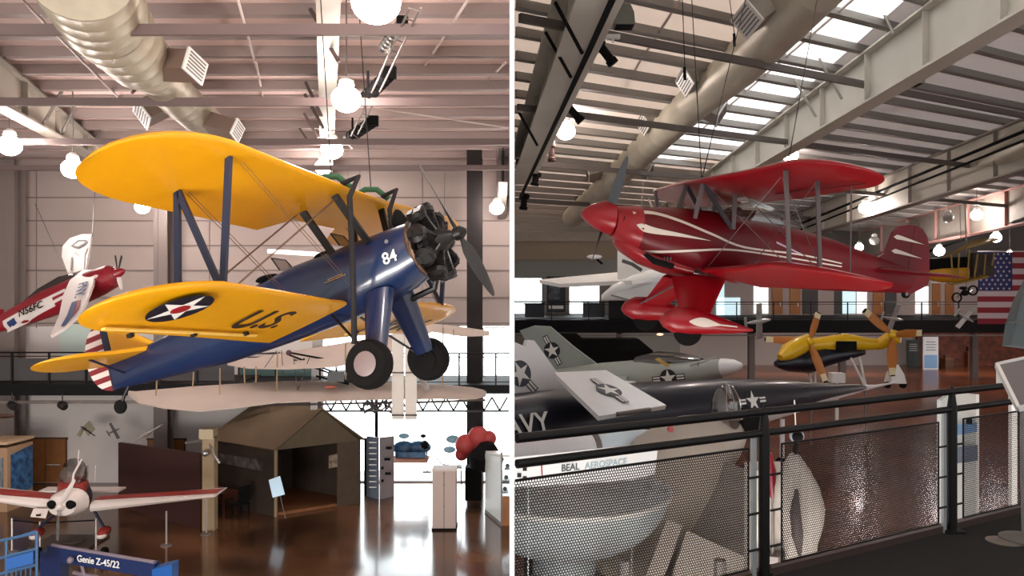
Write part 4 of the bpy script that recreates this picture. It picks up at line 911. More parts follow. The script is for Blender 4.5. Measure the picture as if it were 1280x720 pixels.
MB().slab([K0+V((.3, -.03, .85*hk)), K1+V((-.12, -.03, .85*hk)), K1+V((-.12, -.03, .2*hk)), K0+V((.3, -.03, .2*hk))], .03).build('picture_panel', mat('grey_blue_picture', (90, 106, 120), .4, rgb2=(150, 150, 150), scale=4), kx)
# ================================================================== low-wing light aircraft on the floor
la = thing('light_aircraft', 'small white and red low-wing light aircraft parked on the left floor', 'airplane', G(92, 682))
orr = mat('orange_red_paint', (148, 44, 36), .35); dblue = mat('dark_blue_paint', (20, 26, 52), .4); wpl = mat('gloss_white', (224, 214, 208), .3, coat=.3)
yl = 21.2; cx = P(84, 629, yl); 
def rng(c, hw, hh, n=20, e=2.3): return [c+V((hw*math.copysign(abs(math.cos(a))**(2/e), math.cos(a)), 0, hh*math.copysign(abs(math.sin(a))**(2/e), math.sin(a)))) for a in [2*PI*k/n for k in range(n)]]
MB().loft([rng(cx+V((0, -.30, 0)), .12, .1), rng(cx+V((0, -.27, 0)), .36, .26), rng(cx+V((0, -.1, 0)), .44, .33), rng(cx+V((.02, .2, 0)), .46, .36)]).build('nose_bowl', wpl, la, smooth=True)
MB().loft([rng(cx+V((.02, .2, 0)), .46, .36), rng(cx+V((-.2, .6, -.06)), .48, .42), rng(cx+V((-.5, 1.4, -.15)), .44, .38), rng(cx+V((-.9, 2.4, -.33)), .22, .22), rng(cx+V((-1.3, 3.3, -.5)), .05, .1)]).build('fuselage', dblue, la, smooth=True)
MB().loft([rng(cx+V((-.02, .25, .22)), .38, .16), rng(cx+V((-.25, .7, .22)), .41, .3), rng(cx+V((-.6, 1.6, .08)), .34, .26), rng(cx+V((-.95, 2.5, -.2)), .16, .16)]).build('upper_deck', orr, la, smooth=True)
MB().loft([rng(cx+V((-.12, .45, .42)), .2, .05), rng(cx+V((-.25, .7, .5)), .36, .34), rng(cx+V((-.46, 1.2, .5)), .36, .44), rng(cx+V((-.7, 1.8, .3)), .25, .24)]).build('canopy', canopy_glass, la, smooth=True)
MB().tube([cx+V((.0, .2, .28)), cx+V((-.02, .35, .7)), cx+V((-.05, .8, .98))], .028, 6).build('canopy_bow', wpl, la, smooth=True)
for sx in (-1, 1): MB().ball(cx+V((sx*.24, -.27, .04)), .15, 14, 8, (1, .35, .72)).lathe([(.1, 0), (.12, .02)], cx+V((sx*.24, -.28, .04)), (0, -1, 0), 16).build('air_inlet', black_matt, la, smooth=True)
MB().lathe([(.12, 0), (.1, .12), (.03, .22)], cx+V((0, -.28, -.02)), (0, -1, 0), 16).build('spinner', wpl, la, smooth=True)
hb = cx+V((0, -.42, -.02))
for q, m in (((100, 588), wpl), ((72, 668), alu)): blade(hb, P(q[0], q[1], yl-.4)-hb, (0, -1, 0), .86, .12, .5).build('propeller_blade', m, la, smooth=True)
# wings with a slight upward sweep; white leading edge, red stripe on top
def lwing(root, tip, n):
    rt, tp = P(*root), P(*tip); mb = MB(); ms = MB(); ring = []; r2 = []
    for k in range(9):
        t_ = k/8; c = rt+(tp-rt)*t_; ch = 1.3*(1-.25*t_); th = .17*(1-.75*t_)
        ring.append([c+V((0, ch*a, th*b)) for a, b in ((0, 0), (.03, .6), (.15, 1.0), (.4, 1.1), (.75, .6), (1, 0), (.6, -.15), (.15, -.5), (.03, -.5))])
        r2.append([c+V((0, ch*a, th*b+.008)) for a, b in ((.16, 1.02), (.4, 1.12), (.74, .64))])
    o = mb.loft(ring).build('wing', wpl, la, smooth=True); ms.loft(r2, False, False).build('wing_stripe', orr, o)
lwing((112, 636, 21.4), (268, 621, 20.4), 1); lwing((62, 635, 21.4), (-60, 618, 20.4), 1)
for sx, px, py in ((-1, 44, 667), (1, 128, 666)):
    w_ = P(px, py, 21.4); MB().ball(w_+V((0, .1, .0)), .17, 12, 8, (.8, 1.7, .8)).build('wheel_spat', orr, la, smooth=True)
    MB().ball(w_+V((0, -.02, -.06)), .14, 12, 8, (.9, 1.3, .7)).build('spat_tip', wpl, la, smooth=True)
    MB().tube([w_+V((0, .1, .1)), cx+V((sx*.4, .5, -.25))], .04, 6).build('gear_leg', dblue, la, smooth=True)
    MB().lathe([(.08, -.05), (.16, -.05), (.17, 0), (.16, .05), (.08, .05)], (w_.x, w_.y+.1, FL+.17), (1, 0, 0), 16).build('wheel', rubber, la, smooth=True)
MB().box(cx+V((-1.25, 3.1, -.42)), (2.4, .5, .05)).build('tailplane', wpl, la); MB().prism([cx+V((-1.2, 2.7, -.4)), cx+V((-1.25, 3.1, .25)), cx+V((-1.3, 3.4, .3)), cx+V((-1.3, 3.4, -.5))], (.06, 0, 0)).build('fin', wpl, la)
MB().tube([cx+V((-.2, .9, .85)), cx+V((-.18, .9, 1.22))], .015, 5).build('antenna', wpl, la); MB().tube([cx+V((.15, 1.1, .3)), cx+V((.18, 1.1, .75))], .012, 5).build('antenna', wpl, la)
o = MB().box(G(80, 683)+V((0, .3, .03)), (1.7, 1.2, .06)).lathe([(.3, 0), (.32, .07)], G(85, 683)+V((0, .3, .04)), (0, 0, 1), 20).build('drip_tray', mat('tray_grey', (76, 64, 58), .5)); tag(o, 'flat grey drip tray on the floor under the light aircraft nose', 'tray')
# stanchions and belts
lbl = ['steel rope post at the far left beside the blue lift rail', 'steel rope post holding a small white card', 'steel rope post in front of the right wing root of the light aircraft', 'steel rope post standing alone in front of the maroon partition', 'thin steel rope post under the wingtip by the cream post']
pts = []
for i, (px, pb, pt) in enumerate(((15, 690, 648), (50, 689, 652), (120, 693, 648), (208, 682, 639), (258, 668, 624))):
    b = G(px, pb); h = P(px, pt, b.y).z-FL; pts.append(b+V((0, 0, h*.95)))
    t = thing('rope_post', lbl[i], 'stanchion', b, 'steel rope posts round the light aircraft')
    MB().lathe([(.17, 0), (.17, .02), (.05, .05)], b, (0, 0, 1), 16).build('base', steel, t, smooth=True); MB().tube([b+V((0, 0, .03)), b+V((0, 0, h))], .03, 8).build('pole', mat('satin_steel', (170, 160, 156), .35, .6), t, smooth=True)
for i in range(2):
    o = MB().tube([pts[i], pts[i+1]], .02, 6).build('barrier_belt', black_matt); tag(o, ('black belt between the two leftmost rope posts', 'black belt passing in front of the light aircraft propeller')[i], 'belt')
t = thing('info_card', 'small white card on top of the second rope post', 'card', pts[1]); MB().slab([P(38, 646, 20.9), P(57, 648, 20.9), P(61, 636, 21.1), P(42, 636, 21.1)], .02).build('card_face', wpl, t); MB().box(P(48, 644, 20.86), (.12, .01, .05)).build('card_mark', black_paint, t)
# ================================================================== blue boom lift lettering and blue basket
lb_ = mat('lift_blue', (30, 88, 160), .4); ldb = mat('lift_dark_blue', (22, 40, 84), .4); lgr = mat('lift_rail_grey', (120, 110, 120), .4)
t = thing('boom_lift', 'dark blue boom lift lettered Genie at the bottom edge of the left view', 'lift', G(130, 760))
a, b = P(62, 690, 16.6), P(196, 712, 15.6)
MB().beam(a, b, .12, .30).build('boom', ldb, t)
MB().tube([a+V((.1, -.08, .17)), b+V((.0, -.08, .17))], .035, 8).build('boom_rail', lgr, t, smooth=True)
MB().prism([P(50, 690, 16.8), P(76, 692, 16.6), P(76, 740, 16.6), P(50, 740, 16.8)], (0, .3, 0)).build('boom_end_left', ldb, t)
MB().prism([P(190, 712, 15.4), P(215, 706, 15.2), P(215, 740, 15.2), P(190, 740, 15.4)], (0, .3, 0)).build('boom_end_right', lb_, t)
MB().tube([P(92, 716, 16.5), P(190, 735, 15.7)], .04, 6).tube([P(100, 700, 16.4), P(110, 735, 16.3)], .03, 6).build('lower_rail', lgr, t, smooth=True)
text('lettering', 'Genie Z-45/22', white_ink, t, (a+b)/2+V((-.03, -.08, .0)), b-a, (0, 0, 1), .19, local=False, ext=.004)
for sx in (88, 180): MB().ball(P(sx, 700 if sx == 88 else 706, 16.2), .07, 8, 6).build('boom_pin', lgr, t)
t = thing('lift_basket', 'bright blue work basket of tubes in the bottom left corner', 'basket', G(20, 760))
mb = MB(); bp_ = [P(-20, 682, 15.5), P(45, 668, 15.9), P(47, 640+20, 16.2)]
for a, b in (((-10, 678), (46, 666)), ((-10, 700), (46, 686)), ((46, 664), (46, 740)), ((8, 676), (8, 740)), ((-10, 720), (46, 706)), ((20, 672), (46, 664))): mb.tube([P(*a, 15.8), P(*b, 15.8)], .03, 6)
for x in (14, 20, 26, 32, 38): mb.tube([P(x, 690, 15.8), P(x, 720, 15.8)], .015, 4)
mb.build('basket_rail', mat('basket_blue_grey', (60, 96, 134), .4), t, smooth=True)
MB().slab([P(8, 698, 15.75), P(42, 689, 15.75), P(42, 704, 15.75), P(8, 713, 15.75)], .03).build('control_panel', lb_, t)
# ================================================================== right side of the left hall
# folding display board
ya = 7.3/(.622-.36)
def brd(a, b, ta, tb, ba, bb, m, parent, name='board'):
    A, B = G(a, ba), G(b, bb); return MB().slab([A, B, V((B.x, B.y, P(b, tb, B.y).z)), V((A.x, A.y, P(a, ta, A.y).z))], .06).build(name, m, parent)
t = thing('folding_display_board', 'grey-blue folding display board with small text beside the hut', 'display board', G(475, 622))
bm_ = mat('board_blue_grey', (112, 122, 138), .5); 
o = brd(459, 473, 545, 547, 620, 624, bm_, t); o2_ = brd(475, 492, 547, 545, 624, 620, mat('board_pink_grey', (142, 132, 136), .5), t)
MB().box(G(456.5, 619)+V((0, .05, 1)), (.08, .1, 2.0)).build('edge_panel', black_matt, t)
mb = MB()
for k in range(9): c = P(466, 553+k*7, 27.6); mb.box(c, (.25, .02, .035))
mb.build('text_line', white_ink, o)
mb = MB()
for k, (x, y) in enumerate(((486, 560), (484, 574), (485, 592), (478, 585), (478, 601))): mb.box(P(x, y, 27.6), (.2 if k < 3 else .08, .02, .09))
mb.build('picture_block', black_matt, o2_)
t = thing('white_pedestal', 'tall pale pedestal cabinet with a centre seam standing on the glossy floor', 'pedestal', G(555, 663))
b = G(555, 663); hh = P(555, 588, b.y).z-FL
MB().box(b+V((0, .3, hh/2+.03)), (.70, .6, hh-.06)).build('cabinet_body', mat('pedestal_beige', (186, 166, 158), .5), t); MB().box(b+V((0, .3, .03)), (.74, .64, .06)).build('plinth', black_matt, t); MB().box(b+V((0, .3, hh)), (.74, .64, .05)).build('cabinet_top', mat('pedestal_top', (206, 190, 182), .5), t)
MB().box(b+V((0, -.005, hh/2)), (.012, .01, hh-.1)).build('door_seam', black_matt, t)
for z in (.4, .75, .95): MB().box(b+V((0, -.01, hh*z)), (.04, .02, .03)).build('catch', steel, t)
# glass topped case cut by the divider
t = thing('glass_display_case', 'white and glass display case cut off by the white divider', 'display case', G(630, 656))
A, B = G(607, 640), G(627, 657); hc = P(606, 561, A.y).z-FL; hc2 = P(627, 566, B.y).z-FL
MB().slab([A, B, B+V((0,0,hc2-.14)), A+V((0,0,hc-.14))], .04).build('side_panel', mat('case_white', (216, 222, 220), .3), t)
E_ = V((-.06, B.y, B.z)); MB().slab([B, E_, E_+V((0,0,.9)), B+V((0,0,.9))], .04).build('lower_door', wood, t)
MB().slab([B+V((.02,0,.9)), E_+V((0,0,.9)), E_+V((0,0,hc2-.14)), B+V((.02,0,hc2-.14))], .01).build('glass_front', glass, t)
MB().slab([A+V((0,0,hc-.1)), B+V((0,0,hc2-.1)), E_+V((0,0,hc2-.1)), V((-.06, A.y, FL+hc-.1))], .07).build('case_top', mat('case_top_white', (224, 224, 220), .4), t)
MB().beam(A+V((0,0,.05)), B+V((0,0,.05)), .06, .1).beam(B, B+V((0,0,hc2)), .05, .05).build('case_edge', steel, t)
for k in range(3): 
    c = B+V((.10+.04*k, .35, .98+.36*k)); tag(MB().box(c+V((0, 0, -.03)), (.2, .3, .02)).ball(c+V((0, 0, .06)), .07, 8, 6).build('small_exhibit', alu, smooth=True), ('lowest', 'middle', 'topmost')[k]+' small silver model inside the glass case', 'model', 'models in the glass case')
# red inflated engine cover and dark machinery behind the dark column
t = thing('red_rotor_machine', 'rounded red machine cover behind the dark steel column on the right', 'machine', G(588, 615))
rr = mat('faded_red_cover', (176, 62, 60), .6, noise=.1)
for c, r in (((582, 556), .36), ((598, 546), .36), ((611, 548), .26), ((577, 568), .22)): MB().ball(P(*c, 27), r, 14, 10, (1, .8, 1)).build('cover_lobe', rr, t, smooth=True)
MB().lathe([(.08, 0), (.5, .12), (.6, .5), (.25, .95), (.05, 1)], P(606, 575, 26.6)-V((0,0,.4)), (.1, 0, 1), 16).build('machine_body', black_matt, t, smooth=True)
MB().box(P(592, 592, 27)+V((0, 0, -.3)), (.55, .5, 1.1)).build('machine_base', black_matt, t)
t = thing('low_white_table', 'small pale table with bent legs in front of the red machine', 'table', G(570, 604)); y_ = 27.0
MB().slab([P(558, 583, y_), P(576, 581, y_), P(578, 585, y_-.5), P(560, 587, y_-.5)], .03).build('table_top', steel, t)
for a, b in (((545, 572), (552, 580)), ((552, 580), (575, 584)), ((560, 586), (561, 606)), ((576, 584), (577, 606))): MB().tube([P(*a, y_-.3), P(*b, y_-.3)], .02, 5).build('leg', black_paint, t)
# distant things in front of the bright windows
bx = mat('far_blue', (60, 110, 150), .5, rgb2=(30, 50, 80), scale=4); pb = mat('far_pale_blue', (150, 190, 210), .5)
t = thing('blue_toy_plane_ride', 'blue exhibit vehicle on an orange rug far back by the windows', 'exhibit', P(514, 573, 29)); 
MB().ball(P(505, 560, 29), .38, 12, 8, (1.1, .5, .7)).ball(P(524, 559, 29), .34, 12, 8, (1.3, .5, .7)).build('body', bx, t, smooth=True); MB().box(P(514, 567, 29), (1.1, .5, .2)).build('chassis', bx, t); MB().ball(P(531, 556, 28.9), .16, 8, 6).build('nose', black_matt, t)
o = MB().box(P(513, 574, 28.6), (1.3, 1.0, .04)).build('orange_rug', mat('rug_orange', (176, 112, 80), .8)); tag(o, 'orange-brown low platform under the blue exhibit vehicle', 'platform')
for i, (px, py, w_, h_, lb) in enumerate(((505, 545, .4, .2, 'small pale blue panel above the blue exhibit vehicle'), (529, 545, .22, .14, 'small dark round object above the blue exhibit vehicle'), (566, 549, .5, .3, 'pale blue model high beside the red machine'), (562, 562, .45, .25, 'pale blue model low beside the red machine'))):
    t = thing('distant_model', lb, 'model', P(px, py, 28.8)); 
    MB().ball(P(px, py, 28.8), w_/2, 12, 8, (1, .4, h_/w_)).build('body', black_matt if i == 1 else pb, t, smooth=True); MB().tube([P(px, py, 28.8), P(px, 580, 28.8)], .012, 5).build('stem', steel, t)
t = thing('thin_sign_stand', 'thin black sign stand beside the blue exhibit vehicle', 'sign stand', G(534, 608)); b = P(534, 590, 28.3); MB().tube([b, b+V((0, 0, .8))], .02, 5).build('pole', black_paint, t); MB().box(b, (.3, .2, .03)).build('base', black_paint, t)
# small wall-hung models left
def tinyplane(c, s_, lab, m, ax=(1, 0, .2), gp='small model aircraft hung on the far wall'):
    t = thing('model_aircraft', lab, 'model', c, gp); a = V(ax).normalized(); sd = a.cross(V((0, 1, .3))).normalized()
    MB().lathe([(.02*s_, -.5*s_), (.07*s_, -.2*s_), (.09*s_, .2*s_), (.03*s_, .5*s_)], c, tuple(a), 10).build('fuselage', m, t, smooth=True)
    MB().slab([c+a*.2*s_+sd*.7*s_, c+a*.0*s_+sd*.7*s_, c-a*.1*s_-sd*.7*s_, c+a*.15*s_-sd*.7*s_], .03*s_).build('wing', m, t)
    MB().slab([c-a*.4*s_+sd*.25*s_, c-a*.5*s_+sd*.25*s_, c-a*.5*s_-sd*.25*s_, c-a*.4*s_-sd*.25*s_], .03*s_).build('tailplane', m, t)
    return t
mg = mat('model_olive_grey', (150, 142, 120), .6)
t = thing('kite_model', 'pale olive box-kite model hanging on the white wall above the doors', 'model', P(108, 540, 28)); MB().slab([P(103, 534, 28), P(112, 526, 28.2), P(119, 536, 28), P(110, 545, 27.9)], .03).build('wing', mg, t); MB().slab([P(96, 544, 28), P(102, 535, 28), P(105, 537, 27.9), P(100, 546, 28)], .03).build('tail', mg, t); MB().tube([P(101, 533, 27.9), P(119, 545, 27.9)], .02, 5).build('spar', black_paint, t)
tinyplane(P(142, 539, 28), .45, 'small grey model plane to the right of the box-kite model', mat('model_grey', (96, 90, 88), .6), (.9, 0, .4))
o = tinyplane(P(182, 543, 27.5), .9, 'long-winged white model glider above the maroon partition', wpl, (.1, .9, .1)); 
o = MB().ball(P(3, 520, 25), .26, 12, 6, (1.5, .4, .3)).build('model_wing', mat('brown_wood_model', (70, 48, 38), .5), smooth=True); tag(o, 'dark brown wooden wingtip at the left edge under the gallery', 'model')
# ================================================================== RIGHT HALL SHELL
CLIP = 1
FR = -5.5; DK = -1.86
def zr(x, y): return 7.5+.0437*x-.0765*y
fmat = mat('polished_brown_concrete', (140, 76, 46), .24, rgb2=(82, 46, 32), scale=.35, bump=.004, coat=.12)
struct(MB().box((30.02, 32, FR-.1), (60, 64, .2)), 'floor_right_hall', fmat)
# roof deck with a translucent daylight strip
def deckq(x0, x1, y0, y1, m, nm): struct(MB().prism([V((x, y, zr(x, y)+.02)) for x, y in ((x0, y0), (x1, y0), (x1, y1), (x0, y1))], (0, 0, .04)), nm, m)
sky = translucent('skylight_sheet', (240, 240, 240))
deckq(.02, 5.6, -2, 62, deck_r, 'ceiling_right_hall'); deckq(5.6, 8.9, 12, 33, sky, 'window_6'); deckq(5.6, 8.9, -2, 12, deck_r, 'ceiling_right_hall'); deckq(5.6, 8.9, 33, 62, deck_r, 'ceiling_right_hall'); deckq(8.9, 60, -2, 62, deck_g, 'ceiling_right_hall')
# purlins along the oblique direction
d2 = V((.868, .496, 0)); 
for k in range(44):
    c = -6+k*1.3      # -0.496x + 0.868y = c
    pts = []
    x0 = .1; y0 = (c+.496*x0)/.868
    if y0 < 7: y0 = 7; x0 = (.868*y0-c)/.496
    x1 = 48; y1 = (c+.496*x1)/.868
    if y1 > 57.5: y1 = 57.5; x1 = (.868*y1-c)/.496
    if x1 < x0+.5 or x0 < .05: continue
    a, b = V((x0, y0, zr(x0, y0)-.13)), V((x1, y1, zr(x1, y1)-.13))
    struct(MB().beam(a, b, .09, .25).beam(a-V((0, .09, .11)), b-V((0, .09, .11)), .2, .02), 'roof_purlin', purlin_r)
for (xb, yb, z, t_) in ((9.1, 20.6, 5.23, .17), (8.9, 25.8, 4.7, .17), (8.5, 32.0, 4.3, .17), (8.2, 40, 3.9, .2)):
    L0 = (xb-.15)/.868; L1 = 26
    a = V((xb, yb, z))-d2*L0; b = V((xb, yb, z))+d2*L1
    if b.y > 57: b = V((xb, yb, z))+d2*((57-yb)/.496)
    struct(MB().beam(a, b, .1, t_), 'tie_beam', beam_r)
ZR = lambda x, y: zr(x, y)-.28
rafter((1.75, 8.5), (-.0+.35, 30), ZR, 5.0, 3.9, 'roof_rafter', rafter_m, rafter_m, .8, 6)
rafter((9.75, 10), (7.6, 52), ZR, 5.35, 2.9, 'roof_rafter', rafter_m, rafter_m, .5, 16)
rafter((18.4, 18), (16.0, 57), ZR, 4.7, 2.2, 'roof_rafter', rafter_m, rafter_d, .5, 14)
rafter((27, 30), (24.8, 57), ZR, 4.0, 2.2, 'roof_rafter', rafter_d, mat('flange_red_lit', (186, 140, 134), .6), .6, 9)  # red light falling on this last flange is put into its colour
pale_rod = MATS['pale_rod']
for a, ya, b, yb in (((850, 0), 17, (738, 172), 31), ((1070, -4), 17.5, (870, 168), 29), ((1280, 88), 27, (1040, 232), 44), ((1280, 122), 29, (1130, 200), 40), ((1165, 96), 24, (1150, 92), 24)):
    struct(MB().tube([P(*a, ya), P(*b, yb)], .035, 6), 'bracing_rod', pale_rod)
for a, b, y in (((694, 3), (728, 67), 14), ((682, 40), (714, 97), 16), ((649, 141), (672, 182), 20), ((1101, 10), (1117, 42), 19), ((1024, 73), (1052, 124), 21), ((992, 98), (1020, 146), 23), ((757, 283), (767, 300), 30), ((811, 249), (816, 262), 28)):
    struct(MB().tube([P(*a, y), P(*b, y*.99)], .035, 5), 'fly_brace', black_matt if a[0] < 700 else rafter_d)
# duct
t = thing('spiral_air_duct', 'long pale round duct crossing the right hall ceiling diagonally', 'duct', P(900, 90, 22))
pl = [P(1060, -60, 15.5), P(985, 18, 17.5), P(925, 82, 20.5), P(868, 128, 23.5), P(800, 192, 30), P(755, 235, 36), P(715, 272, 43)]
duct(pl, [.62, .60, .56, .53, .53, .53, .53], t, mat('duct_pale_grey', (192, 186, 170), .45, .25, noise=.06, scale=1), rib=1.6)
galr = mat('diffuser_grey', (150, 144, 134), .5, .2)
for px, py, y, dx in ((944, 18, 17.2, (-.7, -.3, -.5)), (866, 98, 22, (-.8, -.2, -.4)), (812, 151, 26.5, (-.8, -.2, -.4)), (892, 138, 24, (.8, -.3, -.5)), (742, 215, 34, (-.8, 0, -.2)), (730, 248, 40, (-.8, 0, -.2)), (806, 210, 33, (.8, -.2, -.4))):
    diffuser(P(px, py, y), dx, (0, .3, 1), .65 if y < 30 else .8, .5, .5, t, galr)
# cable track along the left rafter with spotlights
o = MB().tube([P(768, -6, 12.4), P(738, 60, 14.7), P(703, 135, 18.6), P(670, 205, 25), P(650, 248, 30)], .06, 6).build('cable_tray', black_matt); tag(o, 'black cable tray running along the grey rafter at the left of the right hall', 'cable tray')
def can(a, b, y, w_, lab, m=black_matt, gp='black theatre spotlights in the right hall'):
    A, B = P(*a, y), P(*b, y*1.0); d = (B-A).normalized(); L = (B-A).length
    t = thing('theatre_spotlight', lab, 'spotlight', (A+B)/2, gp)
    MB().lathe([(w_*.3, 0), (w_*.5, L*.05), (w_*.5, L*.3), (w_*.32, L*.36), (w_*.32, L*.8), (w_*.42, L*.84), (w_*.42, L)], A, tuple(d), 12).build('lamp_body', m, t, smooth=True)
    MB().beam(A+d*L*.3, A+d*L*.3+V((0, 0, .3)), .04, .04).build('yoke', m, t)
can((743, 48), (767, 80), 17, .3, 'largest black spotlight, upper left near the square speaker'); can((704, 126), (727, 152), 20.5, .3, 'black spotlight just above the first glowing globe at the left'); can((688, 176), (690, 202), 25, .3, 'dark red-brown spotlight below the first glowing globe', mat('rusty_can', (70, 40, 38), .6))
can((671, 215), (668, 232), 28, .35, 'small black spotlight by the second left globe'); can((656, 242), (654, 262), 32, .4, 'small black spotlight by the third left globe')
for i, (a, b) in enumerate((((1231, 200), (1246, 214)), ((1157, 228), (1168, 243)), ((1099, 250), (1106, 264)), ((1064, 266), (1070, 277)))):
    can(a, b, 30+i*4, .32, ('first', 'second', 'third', 'last')[i]+' black spotlight from the right on the long black track')
# flood speakers
def bell(px, py, y, s_, lab, m):
    c = P(px, py, y); t = thing('floodlight', lab, 'floodlight', c, 'grey floodlights')
    MB().loft([[c+V((s_*a*math.cos(q), s_*a*math.sin(q), s_*b)) for q in [PI/4+PI/2*k for k in range(4)]] for a, b in ((.62, -.5), (.56, .05), (.36, .45), (.15, .55))]).build('hood', m, t)
    MB().loft([[c+V((s_*a*math.cos(q), s_*a*math.sin(q), s_*b)) for q in [PI/4+PI/2*k for k in range(4)]] for a, b in ((.56, -.51), (.5, -.53))]).build('lens', black_matt, t)
    MB().tube([c+V((0, 0, s_*.5)), c+V((0, 0, s_))], .03, 6).build('bracket', steel, t)
bell(1140, 94, 20, .5, 'square grey floodlight hanging from the big beam at the right', galr); bell(780, 20, 15, .42, 'square grey floodlight at the top left of the right hall', mat('flood_green_grey', (104, 108, 100), .5, .2))
o = MB().box(P(766, 46, 15.8), (.28, .1, .08)).box(P(766, 50, 15.8), (.04, .04, .12)).build('junction_box', white_p); tag(o, 'small white junction box at the end of the top tie beam', 'junction box')
lamp(707, 164, 12, 'glowing globe lamp on the left rafter of the right hall', group=GR); lamp(673, 229, 7, 'small glowing globe near the left edge of the right hall, upper one', group=GR); lamp(651, 268, 5.5, 'faintest globe lamp next to the white divider in the right hall', group=GR)
lamp(988, 194, 9.5, 'glowing globe lamp just above the red upper wing', group=GR); lamp(1189, 221, 9, 'glowing globe lamp on the black track at the upper right', group=GR); lamp(1082, 260, 8, 'glowing globe lamp on the black track right of the red wing', group=GR)
lamp(1221, 269, 7, 'glowing globe lamp under the third rafter at the right', group=GR); lamp(1245, 297, 6.5, 'glowing globe lamp above the flag canton', group=GR); lamp(1174, 314, 6.5, 'glowing globe lamp right above the yellow hanging biplane tail', group=GR)
lamp(1074, 309, 5, 'small glowing globe lamp left of the red tail fin', group=GR); lamp(1262, 318, 4.5, 'tiny glowing globe lamp at the top of the flag', group=GR); lamp(1184, 273, 4, 'tiny glowing lamp above the red tail fin', group=GR)
lamp(1112, 122, 11, 'large unlit clear globe lamp hanging from the big beam', group='unlit globe lamps', off=True); lamp(1185, 272, 7, 'small dim globe lamp below the third rafter', group='unlit globe lamps', off=True); lamp(1093, 301, 6, 'small unlit globe lamp left of the red tail fin top', group='unlit globe lamps', off=True)
# black lighting track
t = thing('lighting_track', 'long black double lighting track at the right below the ceiling', 'track', P(1150, 225, 34))
A, B = P(1000, 280, 46), P(1290, 160, 26); MB().tube([A, B], .06, 6).build('track_bar', black_matt, t); MB().tube([A-V((0, 0, .35)), B-V((0, 0, .3))], .045, 6).build('track_bar', black_matt, t)
A, B = P(1150, 318, 52), P(1290, 270, 40); o = MB().tube([A, B], .09, 6).build('lighting_track', black_matt); tag(o, 'shorter black lighting track above the American flag', 'track')
duct2 = thing('round_duct', 'second pale round duct behind the black track at the right', 'duct', P(1160, 240, 40)); duct([P(1300, 170, 27), P(1200, 222, 33), P(1080, 262, 43), P(1010, 285, 50)], [.6, .6, .6, .4], duct2, MATS['duct_pale_grey'], rib=3)
# ------------------------------------------------------------------ far walls and gallery
YF = 57.0
def fwx(px): return (px-640)/F*YF
def fwz(py): return (360-py)/F*YF
wallr = mat('far_wall_pale', (172, 158, 154), .7); wallg = mat('far_wall_grey', (132, 128, 124), .7)
struct(MB().box((30, YF+.1, (6+fwz(345))/2), (60, .2, 6-fwz(345))), 'wall_far_right_upper', mat('far_wall_dark', (88, 84, 82), .7))
struct(MB().box(((fwx(850)+fwx(1400))/2, YF+.1, (fwz(345)+FR)/2), (fwx(1400)-fwx(850), .2, fwz(345)-FR)), 'wall_far_right', wallr)
struct(MB().box(((.02+fwx(850))/2, YF+.1, (fwz(392)+FR)/2), (fwx(850)-.02, .2, fwz(392)-FR)), 'wall_far_right_lower', wallg)
struct(MB().box((60, 30, 0), (.2, 60, 16)), 'wall_right', offwhite)
# left part of the far wall upstairs: bright windows between piers
for i, (a, b) in enumerate(((641, 643.5), (677, 712), (749, 850))): struct(MB().box(((fwx(a)+fwx(b))/2, YF, (fwz(345)+fwz(392))/2), (fwx(b)-fwx(a), .2, fwz(345)-fwz(392))), 'wall_pier', MATS['far_wall_pale'] if i < 1 else wallg)
for i, (a, b) in enumerate(((643.5, 677), (712, 749))):
    w0 = thing('window_%d' % (i+7), '', '', (fwx((a+b)/2), YF, fwz(392))); del w0['label']; del w0['category']; w0['kind'] = 'structure'
    MB().box(((fwx(a)+fwx(b))/2, YF, (fwz(345)+fwz(392))/2), (fwx(b)-fwx(a), .02, fwz(345)-fwz(392))).build('pane', glass, w0); MB().box((fwx((a+b)/2), YF-.03, fwz(377)), (fwx(b)-fwx(a), .08, .12)).build('window_frame', steel, w0)
# mid grey upper structure at the left: bulkhead and beams
struct(MB().box(((.05+fwx(770))/2*.8, 48, (360-312)/F*48), (7.0, .3, 1.2)), 'bulkhead_beam', mat('bulkhead_beige', (150, 136, 120), .7))
struct(MB().box((3.4, 50, (360-333)/F*50), (6.7, .3, 1.5)), 'bulkhead_panel', mat('bulkhead_grey_green', (146, 150, 146), .7))
struct(MB().box((3.4, 46, (360-296)/F*46), (6.7, .3, .5)), 'bulkhead_beam', rafter_d)
t = mezz(.05, 44, 47.5, DK-.05, .75, 'gallery_floor', deckdark, black_paint, sp=2.2, lbl='long black railing of the far gallery beyond the parked jets', yb=9)
struct(MB().box((20, 47.45, DK-.95), (40, .1, .08)), 'gallery_edge_trim', steel)
for x in (6.5, 14.5, 20, 28): struct(MB().box((x, 48.5, (DK-.8+FR)/2), (.35, .35, abs(FR-DK)-.8)), 'gallery_column', MATS['column_grey'])
